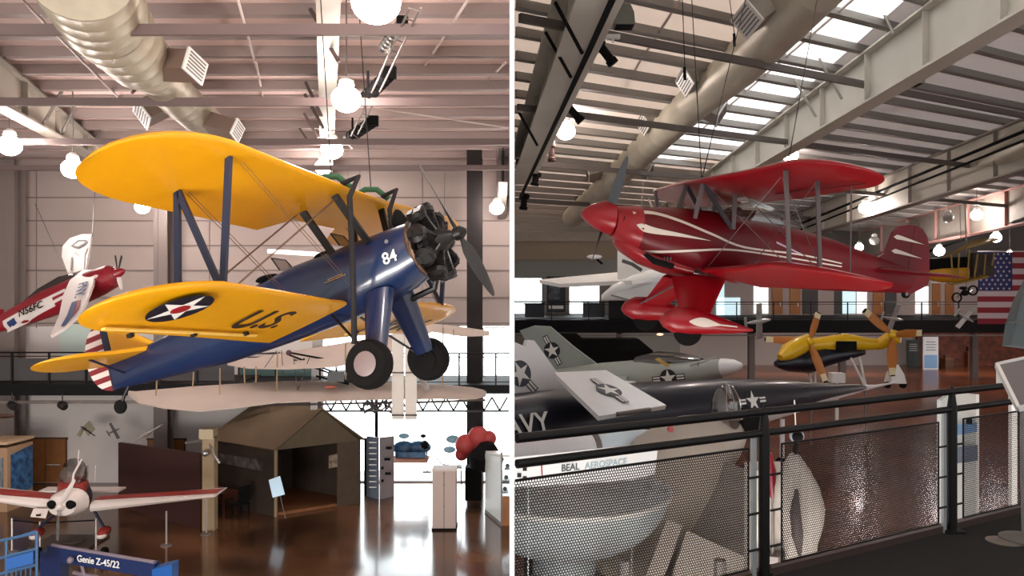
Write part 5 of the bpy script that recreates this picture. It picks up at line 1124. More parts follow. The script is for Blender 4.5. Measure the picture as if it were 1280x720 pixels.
# doors and lit panels along the gallery wall
dn = 3
for a, b in ((965, 978), (987, 1000), (1091, 1104), (1165, 1175), (1181, 1192)):
    d = thing('door_%d' % dn, '', '', (fwx((a+b)/2), YF, DK)); del d['label']; del d['category']; d['kind'] = 'structure'
    z1 = fwz(354); MB().box((fwx((a+b)/2), YF-.04, (z1+DK)/2), (fwx(b)-fwx(a), .08, z1-DK)).build('door_leaf', mat('gallery_door_wood', (162, 104, 54), .5), d); MB().box((fwx((a+b)/2), YF-.02, z1+.05), (fwx(b)-fwx(a)+.2, .06, .1)).build('door_frame', white_p, d); MB().box((fwx(b)-.2, YF-.1, DK+.7), (.06, .06, .25)).build('door_handle', chrome, d); dn += 1
lit = mat('lit_opening', (190, 214, 220), .5, emit=(190, 216, 224), es=.75); litw = mat('lit_opening_white', (225, 225, 222), .5, emit=(230, 230, 226), es=.9)
wn = 9
for a, b, t_, b_, m in ((897, 905, 345, 395, lit), (942, 960, 357, 392, litw), (1053, 1069, 362, 392, lit), (1071, 1083, 362, 392, litw), (1144, 1160, 358, 392, litw), (895, 925, 372, 400, lit)):
    w0 = MB().box((fwx((a+b)/2), YF-.03, (fwz(t_)+fwz(b_))/2), (fwx(b)-fwx(a), .06, fwz(t_)-fwz(b_))).build('window_%d' % wn, m); w0['kind'] = 'structure'; wn += 1
for a, b in ((1003, 1022), (1043, 1052), (1106, 1120)):
    struct(MB().box((fwx((a+b)/2), YF-.04, (fwz(354)+DK)/2), (fwx(b)-fwx(a), .08, fwz(354)-DK)), 'wall_panel_dark', mat('panel_grey_dark', (74, 72, 72), .7))
# brick exhibit area, counters and display boards under the gallery
brick = mat('brick_red_brown', (124, 62, 44), .7, rgb2=(80, 42, 34), scale=3, emit=(150, 70, 40), es=.0)
struct(MB().box((fwx(1215), YF-.2, (DK-.8+FR)/2), (fwx(1290)-fwx(1148), .3, abs(FR-DK)-.8)), 'wall_brick', brick)
def Gr(px, py): y = FR/((360-py)/F); return P(px, py, y)
board_w = mat('board_white', (206, 208, 214), .5); 
def board(px0, px1, t_, b_, m, lab, cat='display board', nm='display_board', band=None):
    A, B = Gr(px0, b_), Gr(px1, b_); h = P(px0, t_, A.y).z-FR
    t = thing(nm, lab, cat, (A+B)/2); MB().box((A+B)/2+V((0, .05, h/2)), (B.x-A.x, .1, h)).build('panel', m, t)
    if band: MB().box((A+B)/2+V((0, -.01, h*.25)), ((B.x-A.x)*.85, .02, h*.4)).build('panel_picture', band, t)
    mb = MB()
    for k in range(4): mb.box((A+B)/2+V((0, -.01, h*(.6+.08*k))), ((B.x-A.x)*(.7-.1*(k % 2)), .02, h*.02))
    mb.build('text_line', MATS['panel_grey_dark'] if m is board_w else white_ink, t); return t
blue_band = mat('pale_blue_band', (120, 156, 198), .5)
board(1154, 1173, 421, 462, board_w, 'tall white display board with a blue lower half beyond the floor', band=blue_band)
board(1134, 1149, 425, 458, mat('board_dark_green', (52, 60, 62), .5), 'tall dark green display board left of the white one')
board(1116, 1133, 428, 456, mat('board_tan', (170, 152, 132), .5), 'low tan display board behind the yellow tilting rotor', band=MATS['panel_grey_dark'])
board(1040, 1064, 438, 456, mat('board_green_dark', (56, 78, 72), .5), 'low dark green board behind the yellow fuselage legs')
board(950, 1022, 408, 452, mat('pale_exhibit_wall', (170, 178, 180), .6), 'long pale exhibit wall behind the left yellow rotor', 'partition', 'exhibit_wall')
board(1075, 1092, 400, 424+28, mat('board_ochre', (168, 138, 96), .5), 'ochre display panel with a picture under the far gallery')
# people-free tables and cases in the brick area
random.seed(11)
cols = [(96, 60, 44), (60, 44, 40), (150, 96, 64), (110, 60, 40), (44, 36, 34), (130, 110, 90), (90, 50, 38), (70, 52, 44)]
spots = [(1182, 458, 10, 14, 'case'), (1194, 455, 8, 20, 'case'), (1206, 452, 9, 12, 'case'), (1212, 457, 14, 24, 'case'), (1228, 454, 8, 14, 'case'), (1240, 452, 8, 18, 'case'), (1256, 455, 10, 16, 'case'), (1268, 456, 10, 20, 'case')]
word = ['nearest the white display board', 'second from the white display board', 'low and third from the white board', 'tall and dark in the middle of the brick area', 'fifth from the white board', 'sixth, left of the grey blade tip', 'just left of the grey blade', 'hidden partly by the grey blade']
for i, (px, b_, w_, h_, _) in enumerate(spots):
    A = Gr(px, b_); k = A.y/F; t = thing('exhibit_case', 'reddish brown exhibit case '+word[i], 'display case', A, 'exhibit cases in the brick area')
    m = mat('case_tone_%d' % i, cols[i], .5); A = A-V((0, .5, 0)); MB().box(A+V((0, .3, h_*k*.35)), (w_*k, .6, h_*k*.7)).build('cabinet', m, t); MB().box(A+V((0, .3, h_*k*.72)), (w_*k*1.1, .7, .06)).build('counter_top', wood, t); MB().box(A+V((0, .3, h_*k*.88)), (w_*k*.7, .3, h_*k*.26)).build('display_box', mat('case_box_tone_%d' % i, cols[(i+3) % 8], .5), t)
# orange canopy model over brick area
for i, (px, py, w_, lab) in enumerate(((1180, 403, 26, 'orange-red slatted canopy left over the brick exhibit area'), (1208, 405, 24, 'orange-red slatted canopy right over the brick exhibit area'))):
    c = P(px, py+3, 53); t = thing('slatted_canopy', lab, 'canopy', c, 'orange slatted canopies'); 
    mb = MB()
    for k in range(7): mb.box(c+V(((k-3)*.2, 0, .1*(3-abs(k-3)))), (.14, 1.2, .05))
    mb.build('slats', mat('canopy_orange', (176, 84, 46), .5), t); MB().box(c+V((0, 0, -.05)), (1.6, .08, .08)).build('beam', black_matt, t)
# flag hanging from the ceiling
yg = 44.0
x0, x1 = (1222-640)/F*yg, (1330-640)/F*yg; z1, z0 = (360-315)/F*yg, (360-405)/F*yg
fl = thing('national_flag', 'huge hanging flag with red and white stripes and a blue starred corner', 'flag', ((x0+x1)/2, yg, z0))
fred = mat('flag_red', (138, 30, 46), .7); fwh = mat('flag_white', (198, 180, 186), .7); fbl = mat('flag_blue', (34, 42, 92), .7)
for k in range(13):
    a = z1-(z1-z0)*k/13; b = z1-(z1-z0)*(k+1)/13
    MB().box(((x0+x1)/2, yg, (a+b)/2), (x1-x0, .03, a-b)).build('stripe', fred if k % 2 == 0 else fwh, fl)
cx1 = (1265-640)/F*yg; cz = z1-(z1-z0)*7/13
MB().box(((x0+cx1)/2, yg-.02, (z1+cz)/2), (cx1-x0, .02, z1-cz)).build('canton', fbl, fl)
for r in range(9):
    for c in range(6 if r % 2 == 0 else 5):
        sx = x0+(cx1-x0)*((c+.5)/6 if r % 2 == 0 else (c+1)/6); sz = z1-(z1-cz)*(r+.5)/9
        MB().prism([V((sx+a, yg-.04, sz+b)) for a, b in star_pts(.085)], (0, .01, 0)).build('star', fwh, fl)
MB().tube([(x0, yg, z1+.03), (x1, yg, z1+.03)], .03, 6).build('flag_pole', white_p, fl)
# ================================================================== NEAR BALCONY
carpet = mat('dark_carpet', (20, 18, 17), .95, noise=.25, scale=40)
def rl(x): return 4.19+.571*x     # railing line y at x
mb = MB(); off = V((.496, -.868, 0))*.1
mb.prism([(.03, rl(.03)+.02, DK-.25), (12, rl(12)+.02, DK-.25), (12, -3, DK-.25), (.03, -3, DK-.25)], (0, 0, .25)); struct(mb, 'balcony_floor', carpet)
struct(MB().beam((.03, rl(.03)+.05, DK-.2), (12, rl(12)+.05, DK-.2), .06, .5), 'balcony_edge', mat('edge_brown_steel', (60, 44, 40), .5))
rail = thing('balcony_railing', 'black pipe balcony railing with perforated panels across the right foreground', 'railing', (1.6, rl(1.6), DK))
A, B = (.025, rl(.025)), (7.5, rl(7.5))
rb = mat('rail_black', (15, 13, 13), .5, spec=.3)
MB().tube([(A[0], A[1], -.79), (B[0], B[1], -.79)], .026, 14).build('handrail', rb, rail, smooth=True)
MB().tube([(A[0], A[1], -.925), (B[0], B[1], -.925)], .024, 14).build('middle_rail', rb, rail, smooth=True)
ux = V((.868, .496, 0)); px_ = [955, 1190]
def xa(px): s_ = (px-640)/F; return 4.19*s_/(1-.571*s_)
side_al = mat('post_aluminium', (176, 182, 184), .35, .4)
for px in (955, 1190, 1400):
    x = xa(px); c = V((x, rl(x), 0))
    MB().lathe([(.004, -.735), (.022, -.80), (.036, -.92), (.036, DK)], c, (0, 0, 1), 4 if False else 12).build('post', rb, rail, smooth=True)
    MB().box(c+V((0, 0, DK+.01)), (.14, .14, .02)).build('post_base', rb, rail)
    MB().box(c-ux*.085+V((0, .02, (DK-.93)/2)), (.035, .02, abs(DK+.93)), Matrix((ux, V((-.496, .868, 0)), V((0,0,1)))).transposed()).build('post_side_strip', side_al, rail)
perf = perforated()
for a, b in (((.025-.02), xa(935.5)), (xa(977), xa(1173)), (xa(1204), xa(1380))):
    zt, zb = -1.01, -1.775
    p0, p1 = V((a, rl(a), 0)), V((b, rl(b), 0)); L = (p1-p0).length
    me = bpy.data.meshes.new('perforated_panel'); I = PM[rail].inverted()
    vs = [p0+V((0,0,zb)), p1+V((0,0,zb)), p1+V((0,0,zt)), p0+V((0,0,zt))]; nn = V((-.496, .868, 0))*.002
    # a real two-millimetre sheet
    me.from_pydata([tuple(I@(v-nn)) for v in vs]+[tuple(I@(v+nn)) for v in vs], [], [(0,1,2,3)])
    uv = me.uv_layers.new(name='UVMap'); co_ = [(0,0),(L,0),(L,zt-zb),(0,zt-zb)]
    for li, lp in enumerate(me.loops): uv.data[li].uv = co_[lp.vertex_index % 4]
    me.materials.append(perf); o = bpy.data.objects.new('perforated_panel', me); C.objects.link(o); o.parent = rail; PM[o] = PM[rail]
    mb = MB()
    for q, r in ((0, 1), (1, 2), (2, 3), (3, 0)): mb.beam(vs[q], vs[r], .010, .010)
    mb.build('panel_frame', rb, o)
    for z in (-1.20, -1.43, -1.66):
        for p, sg in ((p1, 1), (p0, -1)):
            if p is p0 and a < .1: continue
            MB().tube([p+V((0,0,z)), p+ux*sg*.10+V((0,0,z))], .008, 6).build('panel_bracket', rb, o)
# info lectern at the right edge
lx = thing('info_lectern', 'grey slanted information lectern on a white pole at the right edge', 'lectern', (3.95, 6.1, DK))
yl_ = 6.0
pn = [P(1246, 458, 6.25), P(1330, 440, 6.1), P(1352, 492, 5.6), P(1273, 513, 5.75)]
MB().slab(pn, .03).build('lectern_panel', mat('lectern_grey', (112, 106, 108), .5), lx)
mb = MB()
for k in range(4): mb.beam(pn[k]+V((0,0,.01)), pn[(k+1) % 4]+V((0,0,.01)), .025, .04)
mb.build('lectern_frame', white_p, lx)
cc = (pn[0]+pn[1]+pn[2]+pn[3])/4; base = V((P(1281, 665, 5.9).x, 5.9, DK))
MB().tube([P(1279, 512, 5.75), P(1279, 560, 5.82), (base.x-.0, base.y, DK+.03)], .022, 10).build('pole', mat('pole_grey', (150, 148, 146), .4), lx, smooth=True)
MB().lathe([(.17, 0), (.17, .02), (.04, .05)], base, (0, 0, 1), 28).build('base', mat('base_grey', (104, 98, 94), .5), lx, smooth=True)
o = MB().lathe([(.12, 0), (.12, .006), (.05, .012)], V((P(1257, 673, 5.85).x, 5.87, DK)), (0, 0, 1), 24).build('floor_outlet_cover', mat('outlet_grey', (118, 108, 98), .4)); tag(o, 'round grey outlet cover on the dark carpet near the lectern base', 'floor outlet')
# grey tilted blade at right edge
o = MB().slab([P(1258, 432, 9), P(1262, 405, 9), P(1272, 375, 9.1), P(1290, 340, 9.2), P(1320, 340, 9.3), P(1320, 440, 9.1)], .12).build('grey_wing_tip', mat('blue_grey_blade', (72, 82, 84), .5)); tag(o, 'blue-grey aircraft tail tip cut off by the right edge of the picture', 'airplane tail'); 
t_ = MB().tube([P(1259, 402, 8.9), P(1320, 404, 8.9)], .012, 5).build('tail_seam', MATS['panel_grey_dark'], o)
o2 = MB().tube([P(1300, 436, 9.1), P(1300, 395, 9.1)-V((0,0,4.5))], .06, 8).build('support_post', steel, o)
# ================================================================== NAVY BLUE JET
nav = mat('navy_gloss', (14, 20, 36), .35, noise=.1, scale=1, coat=.15); nwh = mat('jet_white', (232, 232, 234), .35, noise=.02, coat=.2)
t0, t1 = P(560, 552, 16.3), P(1085, 484, 26.1)
ax = (t1-t0).normalized(); L = (t1-t0).length; sdv = V((ax.y, -ax.x, 0)).normalized(); upv = sdv.cross(ax)
nj = thing('navy_jet', 'long dark navy jet with a white belly and white fins parked below the balcony', 'airplane', (t0+t1)/2-V((0,0,1.8)), R=Matrix((ax, -sdv, upv)).transposed())
MN = PM[nj]; o_ = MN.inverted() @ t0
def jring(X, r, part, n=14, cz=0.):
    # upper half navy, lower half white
    a0, a1 = (-.12*PI, 1.12*PI) if part == 'u' else (1.12*PI, 1.88*PI)
    return [V((o_.x+X, o_.y+r*math.cos(a0+(a1-a0)*k/n), o_.z+cz+r*math.sin(a0+(a1-a0)*k/n))) for k in range(n+1)]
prof = [(0, .84), (3, .86), (6, .84), (8.5, .74), (10.5, .60), (12.2, .46), (13.6, .30), (L-.6, .14), (L, .02)]
for part, m, nm in (('u', nav, 'fuselage_upper'), ('l', nwh, 'fuselage_belly')):
    MB().loft([jring(X, r, part) for X, r in prof], True, False).build(nm, m, nj, True, True, 60)
MB().tube([V((o_.x+L-.2, o_.y, o_.z)), V((o_.x+L+.5, o_.y, o_.z+.0)), V((o_.x+L+2.0, o_.y, o_.z+.05))], [.10, .05, .025], 8).build('nose_probe', nwh, nj, True, True)
for X, a, y in ((6.5, .1, .3), (9.2, .1, .3)): pass
# NAVY letters painted on the facing side (only the last two show)
def nside(px, py, r=.86):
    I = MN.inverted(); c0 = I @ V((0,0,0)); d = (I @ P(px, py, 1))-c0
    # intersect with cylinder radius r about X axis through o_
    A = d.y**2+d.z**2; B_ = 2*((c0.y-o_.y)*d.y+(c0.z-o_.z)*d.z); Cc = (c0.y-o_.y)**2+(c0.z-o_.z)**2-r*r
    D = max(0, B_*B_-4*A*Cc); t = (-B_-math.sqrt(D))/(2*A); return c0+d*t
q = nside(683, 529); n_ = V((0, q.y-o_.y, q.z-o_.z)).normalized()
text('lettering', 'NAVY', white_ink, nj, q+n_*.03+V((.06, 0, 0)), (1, 0, 0), n_.cross(V((1, 0, 0))), .62, ext=.004, align='RIGHT')
q = nside(937, 502, .62); n_ = V((0, q.y-o_.y, q.z-o_.z)).normalized(); roundel(nj, q+n_*.10, (1, 0, 0), n_.cross(V((1, 0, 0))), .30)
for (px, py) in ((862, 491), (850, 487), (1005, 497), (1010, 485)):
    q = nside(px, py, .7); MB().ball(q, .14, 10, 6, (2, .2, .18)).build('fuselage_bump', nav, nj, True, True)
# white fin and folded outer panels
fpl = (P(620, 418, 17.9), P(717, 493, 18.9), P(620, 500, 17.6))
finw = MB().slab(planar(fpl, ((620, 418), (655, 434), (657, 425), (666, 426), (692, 462), (717, 493), (620, 500))), .12).build('vertical_fin', nwh, nj)
wpl_ = (P(692, 468, 17.6), P(757, 465, 18.4), P(748, 523, 15.9)); wp_ = planar(wpl_, ((692, 468), (757, 465), (832, 509), (748, 523)))
wg = MB().slab(wp_, .10).build('white_wing_panel', nwh, nj)
MB().tube([onpl(wpl_, 771, 518, .03), onpl(wpl_, 812, 512, .03)], .05, 8).build('wing_hinge', steel, wg)
def facing(a, b, c):
    n = (b-a).cross(c-a).normalized(); return n if n.y < 0 else -n
def paint_roundel(parent, quad, px, py, r, dirpx, lift=.06, dm=None, wm=None):
    a, b, c = quad; n = facing(a, b, c)
    def hit(x, y): d = P(x, y, 1); return d*((a+n*lift).dot(n)/d.dot(n))
    o = hit(px, py); rt = (hit(px+dirpx[0], py+dirpx[1])-o).normalized(); up = n.cross(rt)
    roundel(parent, o, rt, up, r, local=False, dm=dm, wm=wm)
greyd = mat('insignia_grey', (66, 70, 80), .5)
paint_roundel(finw, fpl, 650, 467, .30, (12, 14), .07, dm=greyd)
paint_roundel(wg, wpl_, 761, 488, .29, (14, 10), .07, dm=greyd)
for xx in (5., 11.5):
    MB().tube([V((o_.x+xx, o_.y, o_.z-.6)), V((o_.x+xx, o_.y, o_.z-1.75))], .07, 8).build('gear_leg', nwh, nj, True); 
    MB().lathe([(.12, -.1), (.3, -.1), (.32, 0), (.3, .1), (.12, .1)], V((o_.x+xx, o_.y, (MN.inverted() @ V((0, 20, FR))).z+.32)), (0, 1, 0), 18).build('wheel', rubber, nj, True, True)
    MB().tube([V((o_.x+xx, o_.y, o_.z-1.6)), V((o_.x+xx, o_.y, (MN.inverted() @ V((0, 20, FR))).z+.3))], .06, 8).build('gear_fork', steel, nj, True)
# ================================================================== GREY JET BEHIND
gj_m = mat('jet_grey', (158, 166, 160), .5, noise=.04, scale=1); gjd = mat('jet_grey_dark', (120, 128, 126), .5)
a, b = P(640, 487, 33.5), P(926, 457, 27.5); ax = (b-a).normalized(); sdv = V((ax.y, -ax.x, 0)).normalized(); upv = sdv.cross(ax)
gj = thing('grey_attack_jet', 'light grey jet with a pale round nose parked behind the navy jet', 'airplane', (a+b)/2-V((0, 0, 1.9)), R=Matrix((ax, -sdv, upv)).transposed())
MG = PM[gj]; o2 = MG.inverted() @ a; L = (b-a).length
rings = []
for X, hw, zt, zb in ((0, .4, .40, -.7), (2, .6, .62, -.85), (4, .7, .66, -.85), (5.6, .66, .60, -.8), (6.8, .55, .40, -.7), (7.6, .42, .34, -.5), (8.3, .32, .30, -.34)):
    rings.append([V((o2.x+X/8.9*L, o2.y+hw*math.cos(q), o2.z+(zt+zb)/2+(zt-zb)/2*math.sin(q))) for q in [2*PI*k/20 for k in range(20)]])
MB().loft(rings).build('fuselage', gj_m, gj, True, True, 60)
MB().lathe([(.32, 8.3/8.9*L), (.30, 8.45/8.9*L), (.24, 8.7/8.9*L), (.1, 8.92/8.9*L), (.01, 8.97/8.9*L)], o2, (1, 0, 0), 20).build('radome', nwh, gj, True, True)
rings = []
for X, hw, h in ((5.0, .1, .05), (5.4, .3, .42), (6.2, .34, .5), (7.0, .28, .34), (7.7, .1, .06)):
    rings.append([V((o2.x+X/8.9*L, o2.y+hw*math.cos(q), o2.z+.34+h*math.sin(q))) for q in [PI*k/12 for k in range(13)]])
MB().loft(rings, False, False).build('canopy', smoke_glass, gj, True, True, 60)
MB().tube([P(872, 458, 28), P(877, 437, 28)], .03, 6).tube([P(862, 457, 28), P(880, 452, 27.8), P(896, 445, 27.8)], .03, 6).build('canopy_frame', gj_m, gj)
vpl = (P(650, 413, 33), P(748, 456, 32), P(690, 468, 32.6)); vt = planar(vpl, ((650, 413), (668, 407), (688, 408), (716, 432), (748, 456), (745, 466), (690, 468), (672, 450)))
fn = MB().slab(vt, .14).build('vertical_fin', gj_m, gj)
paint_roundel(fn, vpl, 690, 438, .34, (9, 17), .09)
sp2 = MB().slab([P(693, 470, 31), P(720, 464, 31.6), P(797, 460, 30.4), P(780, 478, 29), P(700, 480, 30)], .12).build('wing', gj_m, gj)
sp3 = MB().slab([P(690, 489, 28.6), P(770, 477, 29.4), P(795, 478, 28.6), P(770, 487, 27.6)], .1).build('wing', nwh, gj)
q = pix2body(MG, 836, 473, 1, (o2.y)-.66 if (MG.inverted() @ V((0,0,0))).y < o2.y else o2.y+.66); nn = -1 if (MG.inverted() @ V((0,0,0))).y < o2.y else 1
roundel(gj, q+V((0, nn*.03, 0)), (1, 0, 0) if nn < 0 else (1, 0, 0), (0, 0, 1) , .33) if nn < 0 else roundel(gj, q+V((0, .03, 0)), (-1, 0, 0), (0, 0, 1), .33)
q = pix2body(MG, 829, 453, 1, q.y); MB().slab([q+V((-.3, nn*.06, .16)), q+V((-.12, nn*.06, .18)), q+V((.3, nn*.06, -.14)), q+V((.14, nn*.06, -.17))], .02).build('yellow_mark', mat('mark_yellow', (196, 164, 84), .5), gj, True)
for X in (1.5, 6.5):
    for w_ in ((-.9, .9) if X < 2 else (0,)):
        c = MG @ V((o2.x+X, o2.y+w_, o2.z-.5)); MB().tube([c, V((c.x, c.y, FR+.3))], .08, 8).build('gear_leg', nwh, gj); MB().lathe([(.1, -.1), (.3, -.1), (.32, 0), (.3, .1), (.1, .1)], V((c.x, c.y, FR+.32)), tuple(sdv), 16).build('wheel', rubber, gj, smooth=True)
# ================================================================== CREAM RESEARCH CRAFT, ROCKET NOZZLE, BANNER
crm = mat('cream_fuselage', (172, 162, 150), .5, noise=.05, scale=1.2); crd = mat('cream_in_shade', (134, 126, 118), .6, noise=.05)  # second tone is the cream in shade, put into the colour
cr = thing('cream_research_craft', 'cream rounded craft with a clear bubble canopy just below the railing', 'airplane', P(880, 720, 10.5))
yc = 11.0
# body: chunky fuselage tilted down to the lower left
rings = []
pa = [P(928, 535, 16.24), P(905, 545, 15.96), P(870, 565, 15.40), P(830, 600, 14.84), P(790, 650, 14.28), P(740, 730, 13.72)]
rr_ = [.17, .48, .76, .98, 1.1, 1.1]
prv = None
MB().tube(pa, rr_, 26).build('fuselage', crm, cr, smooth=True, ang=60)
rings = []
bc = P(908, 512, 15.68)
MB().ball(bc+V((0, 0, .0)), .29, 20, 14, (1.0, 1.4, 1.75)).build('bubble_canopy', canopy_glass, cr, smooth=True, ang=80)
MB().lathe([(.31, 0), (.33, .04), (.31, .08)], bc-V((0, 0, .17)), (0, 0, 1), 24).build('canopy_frame', crm, cr, smooth=True)
MB().ball(bc+V((-.1, 0, -.3)), .17, 10, 8).build('seat_headrest', black_matt, cr, smooth=True)
mb = MB()
for q in (.9, 1.4, 1.9): mb.tube([bc+V((.298*math.cos(a)*math.cos(q), .41*math.cos(a)*math.sin(-q), .515*math.sin(a))) for a in [PI*k/14 for k in range(15)]], .005, 4)
mb.build('canopy_bow', crm, cr)
MB().lathe([(.04, 0), (.27, .07), (.22, .4), (.07, .55)], P(925, 527, 15.96), (1, -.3, .2), 16).build('engine_intake', black_matt, cr, smooth=True)
MB().slab([P(760, 640, 13.58), P(850, 560, 14.56), P(932, 590, 14.84), P(936, 690, 13.86), P(880, 760, 13.02), P(740, 760, 12.88)], .2).build('wing_root', crd, cr)
w1 = MB().slab([P(832, 651, 12.60), P(852, 658, 12.60), P(815, 760, 11.62), P(790, 760, 11.48)], .08).build('wing', mat('pale_wing', (190, 182, 172), .5), cr)
MB().slab([P(857, 664, 12.60), P(945, 704, 12.74), P(945, 780, 12.04), P(820, 780, 11.76)], .08).build('wing', mat('pale_wing', (190, 182, 172), .5), cr)
MB().box(P(838, 560-24, 14.28), (.08, .02, .12)).build('red_mark', red_ink, cr)
MB().ball(P(838, 536, 14.42), .06, 8, 6, (1, 1, 1)).build('red_cap', red_ink, cr)
for px in (780, 900): MB().tube([P(px, 700, 10.2), V((P(px, 700, 10.2).x, 10.2, FR))], .08, 8).build('support_leg', steel, cr)
# rocket nozzle bowl, open side up and to the left
noz = thing('rocket_nozzle_bell', 'huge pale rocket nozzle bell seen through the leftmost perforated panel', 'nozzle', P(700, 760, 13))
nzm = mat('nozzle_white', (176, 184, 186), .4, noise=.04, scale=1); nz2 = mat('nozzle_rim_cream', (204, 204, 200), .5)
c = V((P(705, 0, 12.3).x, 12.3, -3.05)); prof = []
for k in range(12):
    a = PI/2*k/11; prof.append((1.58*math.cos(a)+.02, -1.05*math.sin(a)))
prof = [(.02, .16), (.7, .14), (1.2, .08), (1.5, .02)]+prof
MB().lathe(prof, c, (0, 0, 1), 48, cap=False).build('bell_shell', nzm, noz, smooth=True, ang=80)
MB().lathe([(1.58, -.10), (1.64, -.08), (1.64, -.02), (1.58, 0)], c, (0, 0, 1), 48, cap=False).build('bell_rim', nz2, noz, smooth=True)
MB().lathe([(.35, -.7), (.45, -.95), (.5, -1.4)], c, (0, 0, 1), 24).build('throat', nzm, noz, smooth=True)
MB().slab([P(672, 657, 10.8), P(734, 640, 10.9), P(712, 668, 10.8), P(697, 672, 10.8)], .04).build('pale_fin', nwh, noz)  # pale four-sided slab in front of the bell
MB().tube([V((c.x, c.y, c.z-1.3)), V((c.x, c.y, FR))], .5, 20).build('stand', steel, noz, smooth=True)
# banner with company name
bn = thing('white_banner', 'white banner lettered BEAL AEROSPACE behind the lower rail', 'banner', P(730, 640, 12.2))
q0, q1 = P(600, 576, 10.2), P(905, 545, 12.4)
bpl = (q0, q1, P(600, 625, 10.2))
MB().slab(planar(bpl, ((600, 576), (822, 553), (818, 592), (790, 600), (600, 612))), .03).build('banner_sheet', mat('banner_white', (226, 228, 228), .5), bn)
tc_ = mat('banner_ink', (78, 92, 96), .5); tc2 = mat('banner_ink_pale', (164, 184, 190), .5)
dd = (q1-q0).normalized(); mid = P(723, 584.0, 11.0)
def bp2(px, py):   # point on the banner plane, lifted toward viewer
    n = facing(q0, q1, P(600, 625, 10.2)); d = P(px, py, 1); return d*((q0+n*.025).dot(n)/d.dot(n))
text('lettering', 'BEAL', tc_, bn, bp2(713, 584.5), dd, (0, 0, 1), .135, local=False); text('lettering', 'AEROSPACE', tc2, bn, bp2(758, 580), dd, (0, 0, 1), .135, local=False)
for k, (a, b) in enumerate(((656, 586), (649, 594), (656, 598), (649, 582))):
    c = bp2(a, b); MB().box(c, (.055, .01, .055)).build('checker_mark', black_paint, bn)
MB().beam(bp2(677, 578), bp2(678, 598), .015, .015).build('banner_line', red_ink, bn)
for px in (660, 790): MB().tube([onpl(bpl, px, 600, -.05), V((onpl(bpl, px, 600).x, onpl(bpl, px, 600).y+.05, FR))], .012, 6).build('banner_post', side_al, bn)
# big white curved panel behind the rails at left (rear hull of booster)
o = thing('white_booster_hull', 'large white rounded hull with a grey seam between the navy jet and the railing', 'rocket section', P(700, 600, 14.2))
MB().tube([P(560, 570, 13.2), P(700, 562, 14.2), P(735, 560, 14.5)], .30, 24).build('hull', nwh, o, smooth=True); MB().tube([P(735, 560, 14.5), P(741, 559, 14.55)], .32, 24).build('hull_seam', steel, o, smooth=True)
MB().tube([P(741, 559, 14.55), P(780, 556, 14.9), P(860, 552, 15.6)], [.30, .30, .2], 24).build('hull_front', mat('hull_bluish_white', (206, 222, 230), .4), o, smooth=True)
for px in (660, 800): q = P(px, 575, 14.5); MB().tube([q, V((q.x, q.y, FR))], .07, 8).build('hull_stand', steel, o)
# ================================================================== teardrop display body with helmet-like head
td = thing('teardrop_display_body', 'pale teardrop-shaped display body with a dark slot behind the middle mesh panel', 'display', P(1003, 730, 9.5))
tm = mat('teardrop_cream', (176, 168, 160), .6, noise=.05)
rings = []
for py, hw in ((565, 3), (570, 8), (590, 20), (610, 28), (635, 32), (655, 28), (680, 21), (700, 19), (720, 19)):
    cxx = 992+(py-565)*.10 if py < 660 else 1001; c = P(cxx, py, 9.5); w_ = hw/F*9.5
    rings.append([c+V((w_*math.cos(q), w_*.6*math.sin(q), 0)) for q in [2*PI*k/20 for k in range(20)]])
MB().loft(rings).build('body_shell', tm, td, smooth=True, ang=70)
MB().tube([P(996, 612, 9.28), P(994, 640, 9.2), P(997, 670, 9.22), P(1000, 694, 9.35)], [.02, .06, .065, .02], 10).build('slot', mat('slot_dark', (80, 70, 68), .7), td, smooth=True)
MB().ball(P(996, 545, 9.5), .085, 16, 10).build('head', mat('head_pale_blue', (140, 152, 160), .4), td, smooth=True); MB().ball(P(997, 546, 9.44), .065, 14, 8).build('visor', black_matt, td, smooth=True)
MB().tube([P(996, 552, 9.5), P(993, 568, 9.5)], .03, 8).build('neck', black_matt, td); MB().tube([P(995, 540, 9.5), P(993, 500, 9.5)], .008, 5).build('hanging_cord', white_p, td)
MB().tube([P(1001, 718, 9.5), V((P(1001, 718, 9.5).x, 9.5, FR))], .07, 8).build('stand', steel, td)
o = thing('white_low_cabinet', 'white low cabinet strip visible beside the nearest railing post', 'cabinet', P(965, 760, 10)); MB().box(P(962, 690, 10.2), (.5, .5, 2.2)).build('cabinet_body', MATS['pale_wing'], o); MB().tube([P(966, 690, 9.9), V((P(966, 690, 9.9).x, 9.9, FR))], .2, 10).build('cabinet_foot', steel, o)
t = MB().tube([P(962, 566, 9.8), P(963, 590, 9.8), P(966, 622, 9.8)], [.03, .07, .03], 10).build('maroon_form', mar, smooth=True); tag(t, 'small maroon upright shape beside the nearest railing post', 'exhibit')
t2 = MB().tube([P(966, 618, 9.8), V((P(966, 618, 9.8).x, 9.8, FR))], .02, 6).build('stand', steel, t)
